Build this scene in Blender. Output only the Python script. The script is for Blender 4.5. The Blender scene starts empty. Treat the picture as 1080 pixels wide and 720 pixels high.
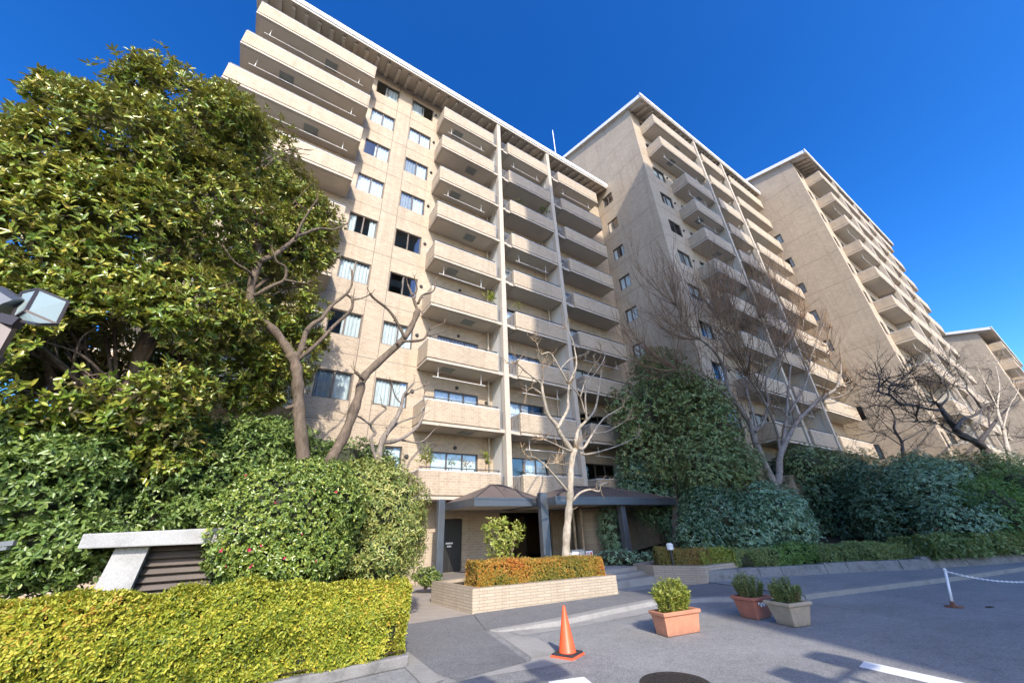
import bpy, math, random
import numpy as np
from mathutils import Vector, Matrix

random.seed(7)
RNG = np.random.default_rng(7)
SC = bpy.context.scene
COL = SC.collection
R_ = math.radians

# ------------------------------------------------------------------ camera
PITCH, ROLL, YAW = 0.467603656, -0.041275782, -0.59790986
FPX = 397.148
CAM_H = 1.65
CAM_M = Matrix.Rotation(YAW, 3, 'Z') @ Matrix.Rotation(math.pi / 2 + PITCH, 3, 'X') @ Matrix.Rotation(ROLL, 3, 'Z')
cam_d = bpy.data.cameras.new('camera')
cam = bpy.data.objects.new('camera', cam_d)
COL.objects.link(cam)
cam.matrix_world = Matrix.Translation((0, 0, CAM_H)) @ CAM_M.to_4x4()
cam_d.sensor_width = 36.0
cam_d.sensor_fit = 'HORIZONTAL'
cam_d.lens = FPX / 1080 * 36
cam_d.clip_start = 0.05
cam_d.clip_end = 3000
SC.camera = cam

# ------------------------------------------------------------------ sky, sun, exposure
SUN_EL = R_(36)
SUN_TO = Vector((-0.326, -0.945, 0)).normalized() * math.cos(SUN_EL) + Vector((0, 0, math.sin(SUN_EL)))   # towards the sun
world = bpy.data.worlds.new('World')
SC.world = world
world.use_nodes = True
wn = world.node_tree.nodes
wl = world.node_tree.links
for n in list(wn):
    wn.remove(n)
sky = wn.new('ShaderNodeTexSky')
sky.sky_type = 'NISHITA'
sky.sun_disc = False
sky.sun_elevation = SUN_EL
sky.sun_rotation = math.atan2(SUN_TO.x, SUN_TO.y)
sky.air_density = 1.0
sky.dust_density = 1.3
sky.ozone_density = 3.0
bg = wn.new('ShaderNodeBackground')
bg.inputs['Strength'].default_value = 0.15
wo = wn.new('ShaderNodeOutputWorld')
hs = wn.new('ShaderNodeHueSaturation')
hs.inputs['Saturation'].default_value = 1.34
hs.inputs['Value'].default_value = 0.76
wl.new(sky.outputs[0], hs.inputs['Color'])
gm = wn.new('ShaderNodeGamma')
gm.inputs['Gamma'].default_value = 1.4
wl.new(hs.outputs[0], gm.inputs[0])
wl.new(gm.outputs[0], bg.inputs[0])
wl.new(bg.outputs[0], wo.inputs[0])
sun_d = bpy.data.lights.new('sun', 'SUN')
sun_d.energy = 3.0
sun_d.angle = R_(0.5)
sun_d.color = (1.0, 0.925, 0.81)
sun = bpy.data.objects.new('sun', sun_d)
COL.objects.link(sun)
sun.location = (-20, -60, 60)
sun.rotation_euler = (-SUN_TO).to_track_quat('-Z', 'Y').to_euler()
SC.view_settings.view_transform = 'Standard'
SC.view_settings.look = 'None'
SC.view_settings.gamma = 1
SC.view_settings.exposure = 1.02
SC.view_settings.use_curve_mapping = False
SC.cycles.max_bounces = 8
SC.cycles.diffuse_bounces = 3
SC.cycles.transparent_max_bounces = 12
SC.cycles.caustics_reflective = False
SC.cycles.caustics_refractive = False


# ------------------------------------------------------------------ helpers
def ray(px, py):
    return CAM_M @ Vector((px - 540, -(py - 360), -FPX))


def at(px, py, Y):
    """world point on the sight line through photo pixel (px, py) at depth Y"""
    d = ray(px, py)
    t = Y / d.y
    return Vector((d.x * t, Y, d.z * t + CAM_H))


def onx(px, py, X):
    d = ray(px, py)
    t = X / d.x
    return Vector((X, d.y * t, d.z * t + CAM_H))


def mpp(p):
    """metres per photo pixel at world point p"""
    v = CAM_M.transposed() @ (Vector(p) - Vector((0, 0, CAM_H)))
    return -v.z / FPX


def tag(o, label=None, cat=None, group=None, kind=None):
    if label: o['label'] = label
    if cat: o['category'] = cat
    if group: o['group'] = group
    if kind: o['kind'] = kind
    return o


def empty(name, loc, label, cat, group=None, kind=None):
    o = bpy.data.objects.new(name, None)
    o.empty_display_size = 0.3
    o.location = loc
    COL.objects.link(o)
    return tag(o, label, cat, group, kind)


def link(name, me, parent=None):
    o = bpy.data.objects.new(name, me)
    COL.objects.link(o)
    if parent is not None:
        o.parent = parent
        # every mesh is written in world coordinates: undo the parents' offsets
        off = Vector((0, 0, 0))
        p = parent
        while p is not None:
            off += Vector(p.location)
            p = p.parent
        o.location = -off
    return o


class MB:
    def __init__(s):
        s.v, s.f, s.m = [], [], []

    def add(s, vs, fs, m=0):
        b = len(s.v)
        s.v += [tuple(v) for v in vs]
        for f in fs:
            s.f.append([b + i for i in f])
            s.m.append(m)
        return s

    def box(s, x0, x1, y0, y1, z0, z1, m=0):
        vs = [(x0, y0, z0), (x1, y0, z0), (x1, y1, z0), (x0, y1, z0), (x0, y0, z1), (x1, y0, z1), (x1, y1, z1), (x0, y1, z1)]
        return s.add(vs, [(3, 2, 1, 0), (4, 5, 6, 7), (0, 1, 5, 4), (1, 2, 6, 5), (2, 3, 7, 6), (3, 0, 4, 7)], m)

    def quad(s, a, b, c, d, m=0):
        return s.add([a, b, c, d], [(0, 1, 2, 3)], m)

    def prism(s, poly, z0, z1, m=0):
        """poly: list of (x, y) counter-clockwise; z0, z1 scalar or per-vertex list"""
        n = len(poly)
        a = z0 if isinstance(z0, (list, tuple)) else [z0] * n
        b = z1 if isinstance(z1, (list, tuple)) else [z1] * n
        vs = [(p[0], p[1], a[i]) for i, p in enumerate(poly)] + [(p[0], p[1], b[i]) for i, p in enumerate(poly)]
        fs = [tuple(range(n - 1, -1, -1)), tuple(range(n, 2 * n))]
        fs += [(i, (i + 1) % n, n + (i + 1) % n, n + i) for i in range(n)]
        return s.add(vs, fs, m)

    def bar(s, a, b, w, h=None, m=0, up=(0, 0, 1)):
        """box-section bar from a to b"""
        a, b = Vector(a), Vector(b)
        h = h or w
        d = (b - a).normalized()
        u = Vector(up)
        if abs(d.dot(u)) > 0.98: u = Vector((0, 1, 0))
        r = d.cross(u).normalized()
        u = r.cross(d)
        vs = []
        for p in (a, b):
            for sx, sy in ((-1, -1), (1, -1), (1, 1), (-1, 1)):
                vs.append(p + r * (sx * w / 2) + u * (sy * h / 2))
        return s.add(vs, [(0, 1, 2, 3), (7, 6, 5, 4), (0, 4, 5, 1), (1, 5, 6, 2), (2, 6, 7, 3), (3, 7, 4, 0)], m)

    def tube(s, pts, rad, n=6, m=0, smooth=True):
        pts = [Vector(p) for p in pts]
        k = len(pts)
        rad = rad if isinstance(rad, (list, tuple)) else [rad] * k
        ref = Vector((0.31, 0.85, 0.42)).normalized()
        base = len(s.v)
        u = None
        for i, p in enumerate(pts):
            d = (pts[min(i + 1, k - 1)] - pts[max(i - 1, 0)])
            d = d.normalized() if d.length > 1e-9 else Vector((0, 0, 1))
            if u is None:
                u = d.cross(ref)
                if u.length < 1e-3: u = d.cross(Vector((1, 0, 0)))
            u = (u - d * u.dot(d)).normalized()
            w = d.cross(u)
            for j in range(n):
                a = 2 * math.pi * j / n
                s.v.append(tuple(p + (u * math.cos(a) + w * math.sin(a)) * rad[i]))
        for i in range(k - 1):
            for j in range(n):
                s.f.append([base + i * n + j, base + i * n + (j + 1) % n, base + (i + 1) * n + (j + 1) % n, base + (i + 1) * n + j])
                s.m.append(m)
        s.f.append([base + j for j in range(n - 1, -1, -1)]); s.m.append(m)
        s.f.append([base + (k - 1) * n + j for j in range(n)]); s.m.append(m)
        return s

    def lathe(s, prof, c, n=24, m=0, square=False):
        """prof: list of (radius, z); closed ends"""
        base = len(s.v)
        k = len(prof)
        for r, z in prof:
            for j in range(n):
                a = 2 * math.pi * j / n
                s.v.append((c[0] + r * math.cos(a), c[1] + r * math.sin(a), c[2] + z))
        for i in range(k - 1):
            for j in range(n):
                s.f.append([base + i * n + j, base + i * n + (j + 1) % n, base + (i + 1) * n + (j + 1) % n, base + (i + 1) * n + j])
                s.m.append(m)
        s.f.append([base + j for j in range(n - 1, -1, -1)]); s.m.append(m)
        s.f.append([base + (k - 1) * n + j for j in range(n)]); s.m.append(m)
        return s

    def mesh(s, name, mats, smooth=False):
        me = bpy.data.meshes.new(name)
        me.from_pydata(s.v, [], s.f)
        for m in (mats if isinstance(mats, (list, tuple)) else [mats]):
            me.materials.append(m)
        me.polygons.foreach_set('material_index', s.m)
        if smooth:
            me.polygons.foreach_set('use_smooth', [True] * len(s.f))
        me.update()
        return me

    def build(s, name, mats, parent=None, smooth=False, bevel=0):
        o = link(name, s.mesh(name, mats, smooth), parent)
        if bevel:
            b = o.modifiers.new('bevel', 'BEVEL')
            b.width = bevel; b.segments = 2; b.limit_method = 'ANGLE'
        return o


# ------------------------------------------------------------------ materials
def mat(name):
    m = bpy.data.materials.new(name)
    m.use_nodes = True
    nt = m.node_tree
    for n in list(nt.nodes): nt.nodes.remove(n)
    out = nt.nodes.new('ShaderNodeOutputMaterial')
    p = nt.nodes.new('ShaderNodeBsdfPrincipled')
    nt.links.new(p.outputs[0], out.inputs[0])
    return m, nt, p, out


def noise(nt, scale, detail=4, vec=None, rough=0.55):
    n = nt.nodes.new('ShaderNodeTexNoise')
    n.inputs['Scale'].default_value = scale
    n.inputs['Detail'].default_value = detail
    n.inputs['Roughness'].default_value = rough
    if vec is not None: nt.links.new(vec, n.inputs['Vector'])
    return n.outputs['Fac']


def ramp(nt, fac, stops, interp='LINEAR'):
    r = nt.nodes.new('ShaderNodeValToRGB')
    r.color_ramp.interpolation = interp
    el = r.color_ramp.elements
    while len(el) < len(stops): el.new(0.5)
    for e, (p, c) in zip(el, stops):
        e.position = p
        e.color = (c[0], c[1], c[2], 1)
    nt.links.new(fac, r.inputs[0])
    return r.outputs[0]


def mixc(nt, a, b, fac, mode='MIX'):
    m = nt.nodes.new('ShaderNodeMix')
    m.data_type = 'RGBA'
    m.blend_type = mode
    for sock, v in ((m.inputs[0], fac), (m.inputs[6], a), (m.inputs[7], b)):
        if hasattr(v, 'is_output'): nt.links.new(v, sock)
        elif isinstance(v, (tuple, list)): sock.default_value = (*v[:3], 1)
        else: sock.default_value = v
    return m.outputs[2]


def bump(nt, p, h, strength=0.3, dist=0.02):
    b = nt.nodes.new('ShaderNodeBump')
    b.inputs['Strength'].default_value = strength
    b.inputs['Distance'].default_value = dist
    nt.links.new(h, b.inputs['Height'])
    nt.links.new(b.outputs[0], p.inputs['Normal'])


def pos(nt):
    return nt.nodes.new('ShaderNodeNewGeometry').outputs['Position']


def plain(name, c, rough=0.6, metal=0.0, var=0.12, scale=3.0, bmp=0.0, spec=0.4):
    m, nt, p, _ = mat(name)
    P = pos(nt)
    f = noise(nt, scale, 5, P)
    lo = tuple(x * (1 - var) for x in c)
    hi = tuple(min(1, x * (1 + var)) for x in c)
    nt.links.new(ramp(nt, f, [(0.3, lo), (0.7, hi)]), p.inputs['Base Color'])
    p.inputs['Roughness'].default_value = rough
    p.inputs['Metallic'].default_value = metal
    p.inputs['Specular IOR Level'].default_value = spec
    if bmp:
        bump(nt, p, noise(nt, scale * 14, 3, P), bmp, 0.01)
    return m


def brick(name, c1, c2, mortar, bw, bh, msize=0.008, big=0.16):
    m, nt, p, _ = mat(name)
    P = pos(nt)
    sx = nt.nodes.new('ShaderNodeSeparateXYZ'); nt.links.new(P, sx.inputs[0])
    ad = nt.nodes.new('ShaderNodeMath'); ad.operation = 'ADD'
    nt.links.new(sx.outputs[0], ad.inputs[0]); nt.links.new(sx.outputs[1], ad.inputs[1])
    cb = nt.nodes.new('ShaderNodeCombineXYZ')
    nt.links.new(ad.outputs[0], cb.inputs[0]); nt.links.new(sx.outputs[2], cb.inputs[1])
    b = nt.nodes.new('ShaderNodeTexBrick')
    nt.links.new(cb.outputs[0], b.inputs['Vector'])
    b.inputs['Scale'].default_value = 1
    b.inputs['Brick Width'].default_value = bw
    b.inputs['Row Height'].default_value = bh
    b.inputs['Mortar Size'].default_value = msize
    b.inputs['Mortar Smooth'].default_value = 0.2
    b.inputs['Color1'].default_value = (*c1, 1)
    b.inputs['Color2'].default_value = (*c2, 1)
    b.inputs['Mortar'].default_value = (*mortar, 1)
    f = noise(nt, 0.35, 6, P, 0.65)
    c = mixc(nt, b.outputs['Color'], ramp(nt, f, [(0.25, (1 - big,) * 3), (0.75, (1 + big,) * 3)]), 1.0, 'MULTIPLY')
    # rain streaks: noise stretched downwards
    mp = nt.nodes.new('ShaderNodeMapping'); mp.inputs['Scale'].default_value = (2.2, 2.2, 0.12)
    nt.links.new(P, mp.inputs['Vector'])
    st = noise(nt, 1.6, 5, mp.outputs[0], 0.7)
    c = mixc(nt, c, ramp(nt, st, [(0.3, (0.80, 0.79, 0.78)), (0.5, (1, 1, 1))]), 0.75, 'MULTIPLY')
    nt.links.new(c, p.inputs['Base Color'])
    p.inputs['Roughness'].default_value = 0.75
    p.inputs['Specular IOR Level'].default_value = 0.25
    bump(nt, p, b.outputs['Fac'], -0.5, 0.006)
    return m


def asphalt(name, base, spread=0.35, patch=0.12):
    m, nt, p, _ = mat(name)
    P = pos(nt)
    v = nt.nodes.new('ShaderNodeTexVoronoi'); v.inputs['Scale'].default_value = 85
    nt.links.new(P, v.inputs['Vector'])
    g = ramp(nt, v.outputs['Color'], [(0.15, tuple(x * (1 - spread) for x in base)), (0.5, base), (0.9, tuple(x * (1 + spread * 1.3) for x in base))])
    f = noise(nt, 0.7, 6, P, 0.6)
    c = mixc(nt, g, ramp(nt, f, [(0.3, (1 - patch,) * 3), (0.7, (1 + patch,) * 3)]), 1.0, 'MULTIPLY')
    f2 = noise(nt, 5.0, 6, P, 0.7)
    c = mixc(nt, c, ramp(nt, f2, [(0.38, (0.86, 0.86, 0.87)), (0.55, (1, 1, 1))]), 0.7, 'MULTIPLY')
    f3 = noise(nt, 0.28, 8, P, 0.75)
    c = mixc(nt, c, ramp(nt, f3, [(0.36, (0.80, 0.80, 0.82)), (0.46, (1, 1, 1)), (0.62, (1.06, 1.06, 1.05))]), 0.8, 'MULTIPLY')
    wv = nt.nodes.new('ShaderNodeVectorMath'); wv.operation = 'ADD'
    nf = nt.nodes.new('ShaderNodeTexNoise'); nf.inputs['Scale'].default_value = 1.6; nf.inputs['Detail'].default_value = 6
    nt.links.new(P, nf.inputs['Vector']); nt.links.new(P, wv.inputs[0]); nt.links.new(nf.outputs['Color'], wv.inputs[1])
    vc = nt.nodes.new('ShaderNodeTexVoronoi'); vc.feature = 'DISTANCE_TO_EDGE'; vc.inputs['Scale'].default_value = 0.33
    nt.links.new(wv.outputs[0], vc.inputs['Vector'])
    c = mixc(nt, c, ramp(nt, vc.outputs['Distance'], [(0.0, (0.6, 0.6, 0.61)), (0.008, (1, 1, 1))]), 0.4, 'MULTIPLY')
    nt.links.new(c, p.inputs['Base Color'])
    p.inputs['Roughness'].default_value = 0.85
    p.inputs['Specular IOR Level'].default_value = 0.25
    bump(nt, p, v.outputs['Distance'], 0.35, 0.006)
    return m


def concrete(name, base, stain=0.3, scale=1.5):
    m, nt, p, _ = mat(name)
    P = pos(nt)
    f = noise(nt, scale, 8, P, 0.7)
    c = ramp(nt, f, [(0.25, tuple(x * (1 - stain) for x in base)), (0.5, base), (0.8, tuple(min(1, x * (1 + stain * 0.5)) for x in base))])
    g = noise(nt, 60, 3, P)
    c = mixc(nt, c, ramp(nt, g, [(0.3, (0.78,) * 3), (0.7, (1.14,) * 3)]), 0.9, 'MULTIPLY')
    nt.links.new(c, p.inputs['Base Color'])
    p.inputs['Roughness'].default_value = 0.85
    p.inputs['Specular IOR Level'].default_value = 0.2
    bump(nt, p, g, 0.25, 0.006)
    return m


def leafmat(name, cols, back=None, rough=0.35, trans=0.25, spec=0.5):
    """cols: colours picked leaf by leaf; back: underside colour"""
    m, nt, p, out = mat(name)
    a = nt.nodes.new('ShaderNodeAttribute'); a.attribute_name = 'var'
    n = len(cols)
    c = ramp(nt, a.outputs['Fac'], [(i / max(1, n - 1), k) for i, k in enumerate(cols)])
    if back:
        g = nt.nodes.new('ShaderNodeNewGeometry')
        c = mixc(nt, c, back, g.outputs['Backfacing'])
    nt.links.new(c, p.inputs['Base Color'])
    p.inputs['Roughness'].default_value = rough
    p.inputs['Specular IOR Level'].default_value = spec
    t = nt.nodes.new('ShaderNodeBsdfTranslucent')
    tc = mixc(nt, c, (1.5, 1.6, 0.5), 1.0, 'MULTIPLY')
    nt.links.new(tc, t.inputs['Color'])
    mx = nt.nodes.new('ShaderNodeMixShader')
    mx.inputs[0].default_value = trans
    nt.links.new(p.outputs[0], mx.inputs[1]); nt.links.new(t.outputs[0], mx.inputs[2])
    nt.links.new(mx.outputs[0], out.inputs[0])
    return m


def glass(name, tint=(0.8, 0.88, 0.9), boost=0.13):
    m, nt, p, out = mat(name)
    nt.nodes.remove(p)
    tr = nt.nodes.new('ShaderNodeBsdfTransparent'); tr.inputs[0].default_value = (*tint, 1)
    gl = nt.nodes.new('ShaderNodeBsdfGlossy'); gl.inputs['Roughness'].default_value = 0.02
    gl.inputs['Color'].default_value = (0.9, 0.95, 1, 1)
    fr = nt.nodes.new('ShaderNodeLayerWeight'); fr.inputs['Blend'].default_value = 0.22
    ma = nt.nodes.new('ShaderNodeMath'); ma.operation = 'MULTIPLY_ADD'
    ma.inputs[1].default_value = 0.8; ma.inputs[2].default_value = boost
    ma.use_clamp = True
    nt.links.new(fr.outputs['Fresnel'], ma.inputs[0])
    mx = nt.nodes.new('ShaderNodeMixShader')
    nt.links.new(ma.outputs[0], mx.inputs[0])
    nt.links.new(tr.outputs[0], mx.inputs[1]); nt.links.new(gl.outputs[0], mx.inputs[2])
    nt.links.new(mx.outputs[0], out.inputs[0])
    return m


def bark(name, c1, c2, scale=6):
    m, nt, p, _ = mat(name)
    P = pos(nt)
    mp = nt.nodes.new('ShaderNodeMapping'); mp.inputs['Scale'].default_value = (3, 3, 0.8)
    nt.links.new(P, mp.inputs['Vector'])
    f = noise(nt, scale, 6, mp.outputs[0], 0.7)
    c = ramp(nt, f, [(0.3, c1), (0.7, c2)])
    c = mixc(nt, c, ramp(nt, noise(nt, 2.2, 6, P, 0.7), [(0.35, (0.55, 0.56, 0.52)), (0.5, (1, 1, 1)), (0.72, (1.25, 1.22, 1.15))]), 0.9, 'MULTIPLY')
    nt.links.new(c, p.inputs['Base Color'])
    p.inputs['Roughness'].default_value = 0.85
    p.inputs['Specular IOR Level'].default_value = 0.2
    bump(nt, p, noise(nt, scale * 4, 5, mp.outputs[0], 0.7), 0.9, 0.03)
    return m


M = {}
M['brick'] = brick('tan_brick', (0.445, 0.358, 0.262), (0.365, 0.287, 0.202), (0.49, 0.41, 0.315), 0.235, 0.10, 0.012, 0.11)
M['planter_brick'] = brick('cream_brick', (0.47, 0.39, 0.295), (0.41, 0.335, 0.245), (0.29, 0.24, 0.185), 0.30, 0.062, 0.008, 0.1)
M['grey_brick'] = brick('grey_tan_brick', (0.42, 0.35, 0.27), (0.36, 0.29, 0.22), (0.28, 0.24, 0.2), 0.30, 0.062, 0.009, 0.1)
M['plaster'] = plain('cream_plaster', (0.48, 0.415, 0.335), 0.85, 0, 0.08, 1.2, 0.1)
M['soffit'] = plain('beige_soffit', (0.54, 0.465, 0.37), 0.9, 0, 0.07, 0.8, 0.1)
M['partition'] = plain('pale_partition', (0.55, 0.53, 0.49), 0.8, 0, 0.06, 1.0)
M['joint'] = plain('sealant_joint', (0.15, 0.125, 0.10), 0.8)
M['white_metal'] = plain('white_fascia', (0.78, 0.77, 0.75), 0.45, 0.0, 0.05, 1.0)
M['rail'] = plain('dark_rail', (0.10, 0.095, 0.09), 0.45, 0.6)
M['grey_rail'] = plain('grey_railing', (0.30, 0.31, 0.32), 0.45, 0.5)
M['frame'] = plain('bronze_frame', (0.13, 0.105, 0.085), 0.45, 0.5)
M['hatch'] = plain('grey_hatch', (0.22, 0.23, 0.21), 0.6)
M['dark'] = plain('dark_fitting', (0.05, 0.048, 0.045), 0.6)
M['glass'] = glass('window_glass')
M['curtain'] = plain('white_curtain', (0.82, 0.82, 0.82), 0.9, 0, 0.10, 9)
M['grey_curtain'] = plain('grey_curtain', (0.42, 0.42, 0.43), 0.9, 0, 0.2, 9)
M['room'] = plain('dim_room', (0.22, 0.20, 0.18), 0.9)
M['roof'] = plain('roof_sheet', (0.25, 0.22, 0.20), 0.6)
M['pipe'] = plain('cream_pipe', (0.60, 0.55, 0.47), 0.5)
M['road'] = asphalt('grey_asphalt', (0.232, 0.229, 0.222), 0.28)
M['drive'] = asphalt('darker_asphalt', (0.16, 0.16, 0.162), 0.3, 0.08)
M['paver'] = brick('pinkish_paver', (0.34, 0.30, 0.26), (0.30, 0.265, 0.235), (0.2, 0.18, 0.16), 0.2, 0.1, 0.006, 0.1)
M['concrete'] = concrete('weathered_concrete', (0.30, 0.29, 0.27))
M['kerb'] = concrete('kerb_concrete', (0.28, 0.27, 0.25), 0.28, 3)
M['stone'] = concrete('grey_stone', (0.20, 0.195, 0.19), 0.6, 5)
M['cap'] = concrete('pale_cap', (0.37, 0.37, 0.365), 0.35, 2.2)
M['soil'] = concrete('dark_soil', (0.06, 0.045, 0.03), 0.4, 4)
M['paint'] = concrete('white_paint', (0.74, 0.74, 0.73), 0.12, 5)
M['steel'] = plain('blue_grey_steel', (0.12, 0.135, 0.155), 0.4, 0.55, 0.1)
M['canopy_roof'] = plain('plum_roof_sheet', (0.12, 0.095, 0.085), 0.55, 0.1, 0.12, 2)
M['brown'] = plain('brown_cladding', (0.10, 0.065, 0.045), 0.55)
def grimy(name, c, rough, dirt=(0.10, 0.085, 0.07), amount=0.55):
    m, nt, p, _ = mat(name)
    P = pos(nt)
    f = noise(nt, 7, 6, P, 0.7)
    base = ramp(nt, f, [(0.3, tuple(x * .85 for x in c)), (0.7, tuple(min(1, x * 1.12) for x in c))])
    sx = nt.nodes.new('ShaderNodeSeparateXYZ'); nt.links.new(P, sx.inputs[0])
    ad = nt.nodes.new('ShaderNodeMath'); ad.operation = 'MULTIPLY_ADD'; ad.inputs[1].default_value = 0.35
    nt.links.new(noise(nt, 16, 6, P, 0.75), ad.inputs[0]); nt.links.new(sx.outputs[2], ad.inputs[2])
    mask = ramp(nt, ad.outputs[0], [(0.14, (amount,) * 3), (0.27, (0.06,) * 3), (0.6, (0.0,) * 3)])
    sc = noise(nt, 34, 4, P, 0.8)
    mask2 = ramp(nt, sc, [(0.62, (0, 0, 0)), (0.72, (0.5, 0.5, 0.5))])
    c2 = mixc(nt, base, dirt, mask)
    c2 = mixc(nt, c2, tuple(min(1, x * .6 + .12) for x in c), mask2)
    nt.links.new(c2, p.inputs['Base Color'])
    p.inputs['Roughness'].default_value = rough
    bump(nt, p, sc, 0.12, 0.004)
    return m


M['black'] = plain('black_rubber', (0.03, 0.03, 0.032), 0.6)
M['orange'] = grimy('orange_plastic', (0.85, 0.105, 0.028), 0.45, amount=.3)
M['terracotta'] = grimy('terracotta', (0.52, 0.22, 0.13), 0.75)
M['dark_terracotta'] = grimy('dark_terracotta', (0.36, 0.13, 0.09), 0.7)
M['stoneware'] = grimy('tan_stoneware', (0.38, 0.31, 0.23), 0.8)
M['chain'] = plain('white_plastic', (0.75, 0.76, 0.78), 0.4)
M['rust'] = plain('rusty_plate', (0.17, 0.075, 0.045), 0.8, 0, 0.4, 20)
M['iron'] = plain('cast_iron', (0.075, 0.066, 0.062), 0.55, 0.6, 0.3, 40)
M['lamp_frame'] = plain('brown_grey_metal', (0.065, 0.055, 0.055), 0.45, 0.4)
M['lamp_glass'] = plain('frosted_glass', (0.25, 0.315, 0.31), 0.25, 0, 0.04, 6, 0, 0.7)
M['door'] = plain('black_door', (0.022, 0.02, 0.02), 0.4)
M['red'] = plain('red_print', (0.55, 0.04, 0.03), 0.6)
M['signwhite'] = plain('white_print', (0.75, 0.75, 0.74), 0.5)
M['louvre'] = plain('brown_louvre', (0.16, 0.135, 0.12), 0.5, 0.3)
M['bark_brown'] = bark('brown_bark', (0.10, 0.075, 0.055), (0.22, 0.17, 0.13))
M['bark_pale'] = bark('pale_bark', (0.30, 0.25, 0.19), (0.52, 0.45, 0.36), 4)
M['bark_grey'] = bark('grey_bark', (0.17, 0.145, 0.125), (0.34, 0.29, 0.25))
M['bark_dark'] = bark('dark_bark', (0.045, 0.038, 0.035), (0.10, 0.085, 0.075))
M['twig_tan'] = bark('tan_twig', (0.30, 0.21, 0.13), (0.50, 0.37, 0.24))
M['twig_grey'] = bark('grey_twig', (0.16, 0.10, 0.065), (0.28, 0.19, 0.125))
M['magnolia'] = leafmat('magnolia_leaf', [(0.07, 0.126, 0.019), (0.131, 0.211, 0.029), (0.222, 0.283, 0.038), (0.322, 0.337, 0.052), (0.546, 0.38, 0.089)], (0.203, 0.182, 0.068), 0.28, 0.18, 0.55)
M['broad'] = leafmat('broad_leaf', [(0.065, 0.11, 0.029), (0.108, 0.18, 0.04), (0.184, 0.26, 0.064), (0.281, 0.34, 0.088)], (0.128, 0.176, 0.072), 0.35, 0.2)
M['camellia'] = leafmat('camellia_leaf', [(0.074, 0.118, 0.022), (0.131, 0.204, 0.037), (0.223, 0.29, 0.053), (0.366, 0.364, 0.066)], (0.136, 0.187, 0.06), 0.28, 0.15, 0.6)
M['osmanthus'] = leafmat('osmanthus_leaf', [(0.075, 0.127, 0.03), (0.164, 0.223, 0.052), (0.342, 0.349, 0.097), (0.505, 0.461, 0.164)], (0.27, 0.27, 0.108), 0.4, 0.22)
M['golden'] = leafmat('golden_leaf', [(0.09, 0.13, 0.02), (0.20, 0.26, 0.035), (0.33, 0.37, 0.045), (0.47, 0.45, 0.06), (0.55, 0.47, 0.08), (0.55, 0.27, 0.07)], (0.297, 0.284, 0.041), 0.45, 0.3, 0.35)
M['russet'] = leafmat('russet_leaf', [(0.14, 0.17, 0.035), (0.28, 0.24, 0.045), (0.45, 0.27, 0.05), (0.56, 0.24, 0.045), (0.50, 0.14, 0.04)], (0.297, 0.176, 0.054), 0.5, 0.25, 0.3)
M['dull'] = leafmat('dull_leaf', [(0.105, 0.12, 0.03), (0.195, 0.18, 0.053), (0.3, 0.21, 0.068), (0.36, 0.195, 0.075)], None, 0.5, 0.2, 0.3)
M['bluegreen'] = leafmat('bluegreen_leaf', [(0.092, 0.178, 0.092), (0.155, 0.277, 0.155), (0.227, 0.368, 0.217), (0.33, 0.467, 0.29)], (0.2, 0.28, 0.2), 0.25, 0.12, 1.0)
M['evergreen'] = leafmat('evergreen_leaf', [(0.076, 0.132, 0.055), (0.13, 0.221, 0.078), (0.216, 0.298, 0.106), (0.368, 0.307, 0.116)], (0.187, 0.17, 0.085), 0.3, 0.14, 0.6)
M['deepgreen'] = leafmat('deepgreen_leaf', [(0.046, 0.091, 0.046), (0.078, 0.15, 0.072), (0.124, 0.215, 0.111), (0.182, 0.286, 0.15)], (0.09, 0.14, 0.08), 0.25, 0.12, 0.9)
M['midgreen'] = leafmat('midgreen_leaf', [(0.081, 0.153, 0.048), (0.137, 0.241, 0.064), (0.193, 0.322, 0.081)], None, 0.45, 0.2, 0.4)
M['fresh'] = leafmat('fresh_leaf', [(0.138, 0.196, 0.034), (0.23, 0.276, 0.052), (0.345, 0.356, 0.081), (0.46, 0.414, 0.127)], None, 0.4, 0.28, 0.4)
M['boxleaf'] = leafmat('box_leaf', [(0.084, 0.133, 0.049), (0.14, 0.196, 0.07), (0.21, 0.266, 0.098), (0.28, 0.308, 0.126)], None, 0.4, 0.2, 0.4)
M['pink'] = leafmat('pink_petal', [(0.45, 0.02, 0.09), (0.60, 0.05, 0.14), (0.62, 0.14, 0.2)], None, 0.5, 0.25, 0.3)
M['core'] = plain('shade_core', (0.035, 0.042, 0.02), 0.9, 0, 0.4, 12)  # solid core added to block light; shade between leaves is in its dark colour


# ------------------------------------------------------------------ foliage
def nz(p, f, s=0.0):
    """cheap smooth noise in about -1..1"""
    x, y, z = p[:, 0] * f + s, p[:, 1] * f + 1.7 * s, p[:, 2] * f + 2.3 * s
    return (np.sin(x * 1.0 + 1.3 * np.sin(y * 1.1 + s)) + np.sin(y * 1.2 + 1.2 * np.sin(z * 0.9)) + np.sin(z * 1.1 + 1.4 * np.sin(x * 0.8 + 1.0))) / 3


def unit(a):
    return a / np.maximum(np.linalg.norm(a, axis=1, keepdims=True), 1e-9)


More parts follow.
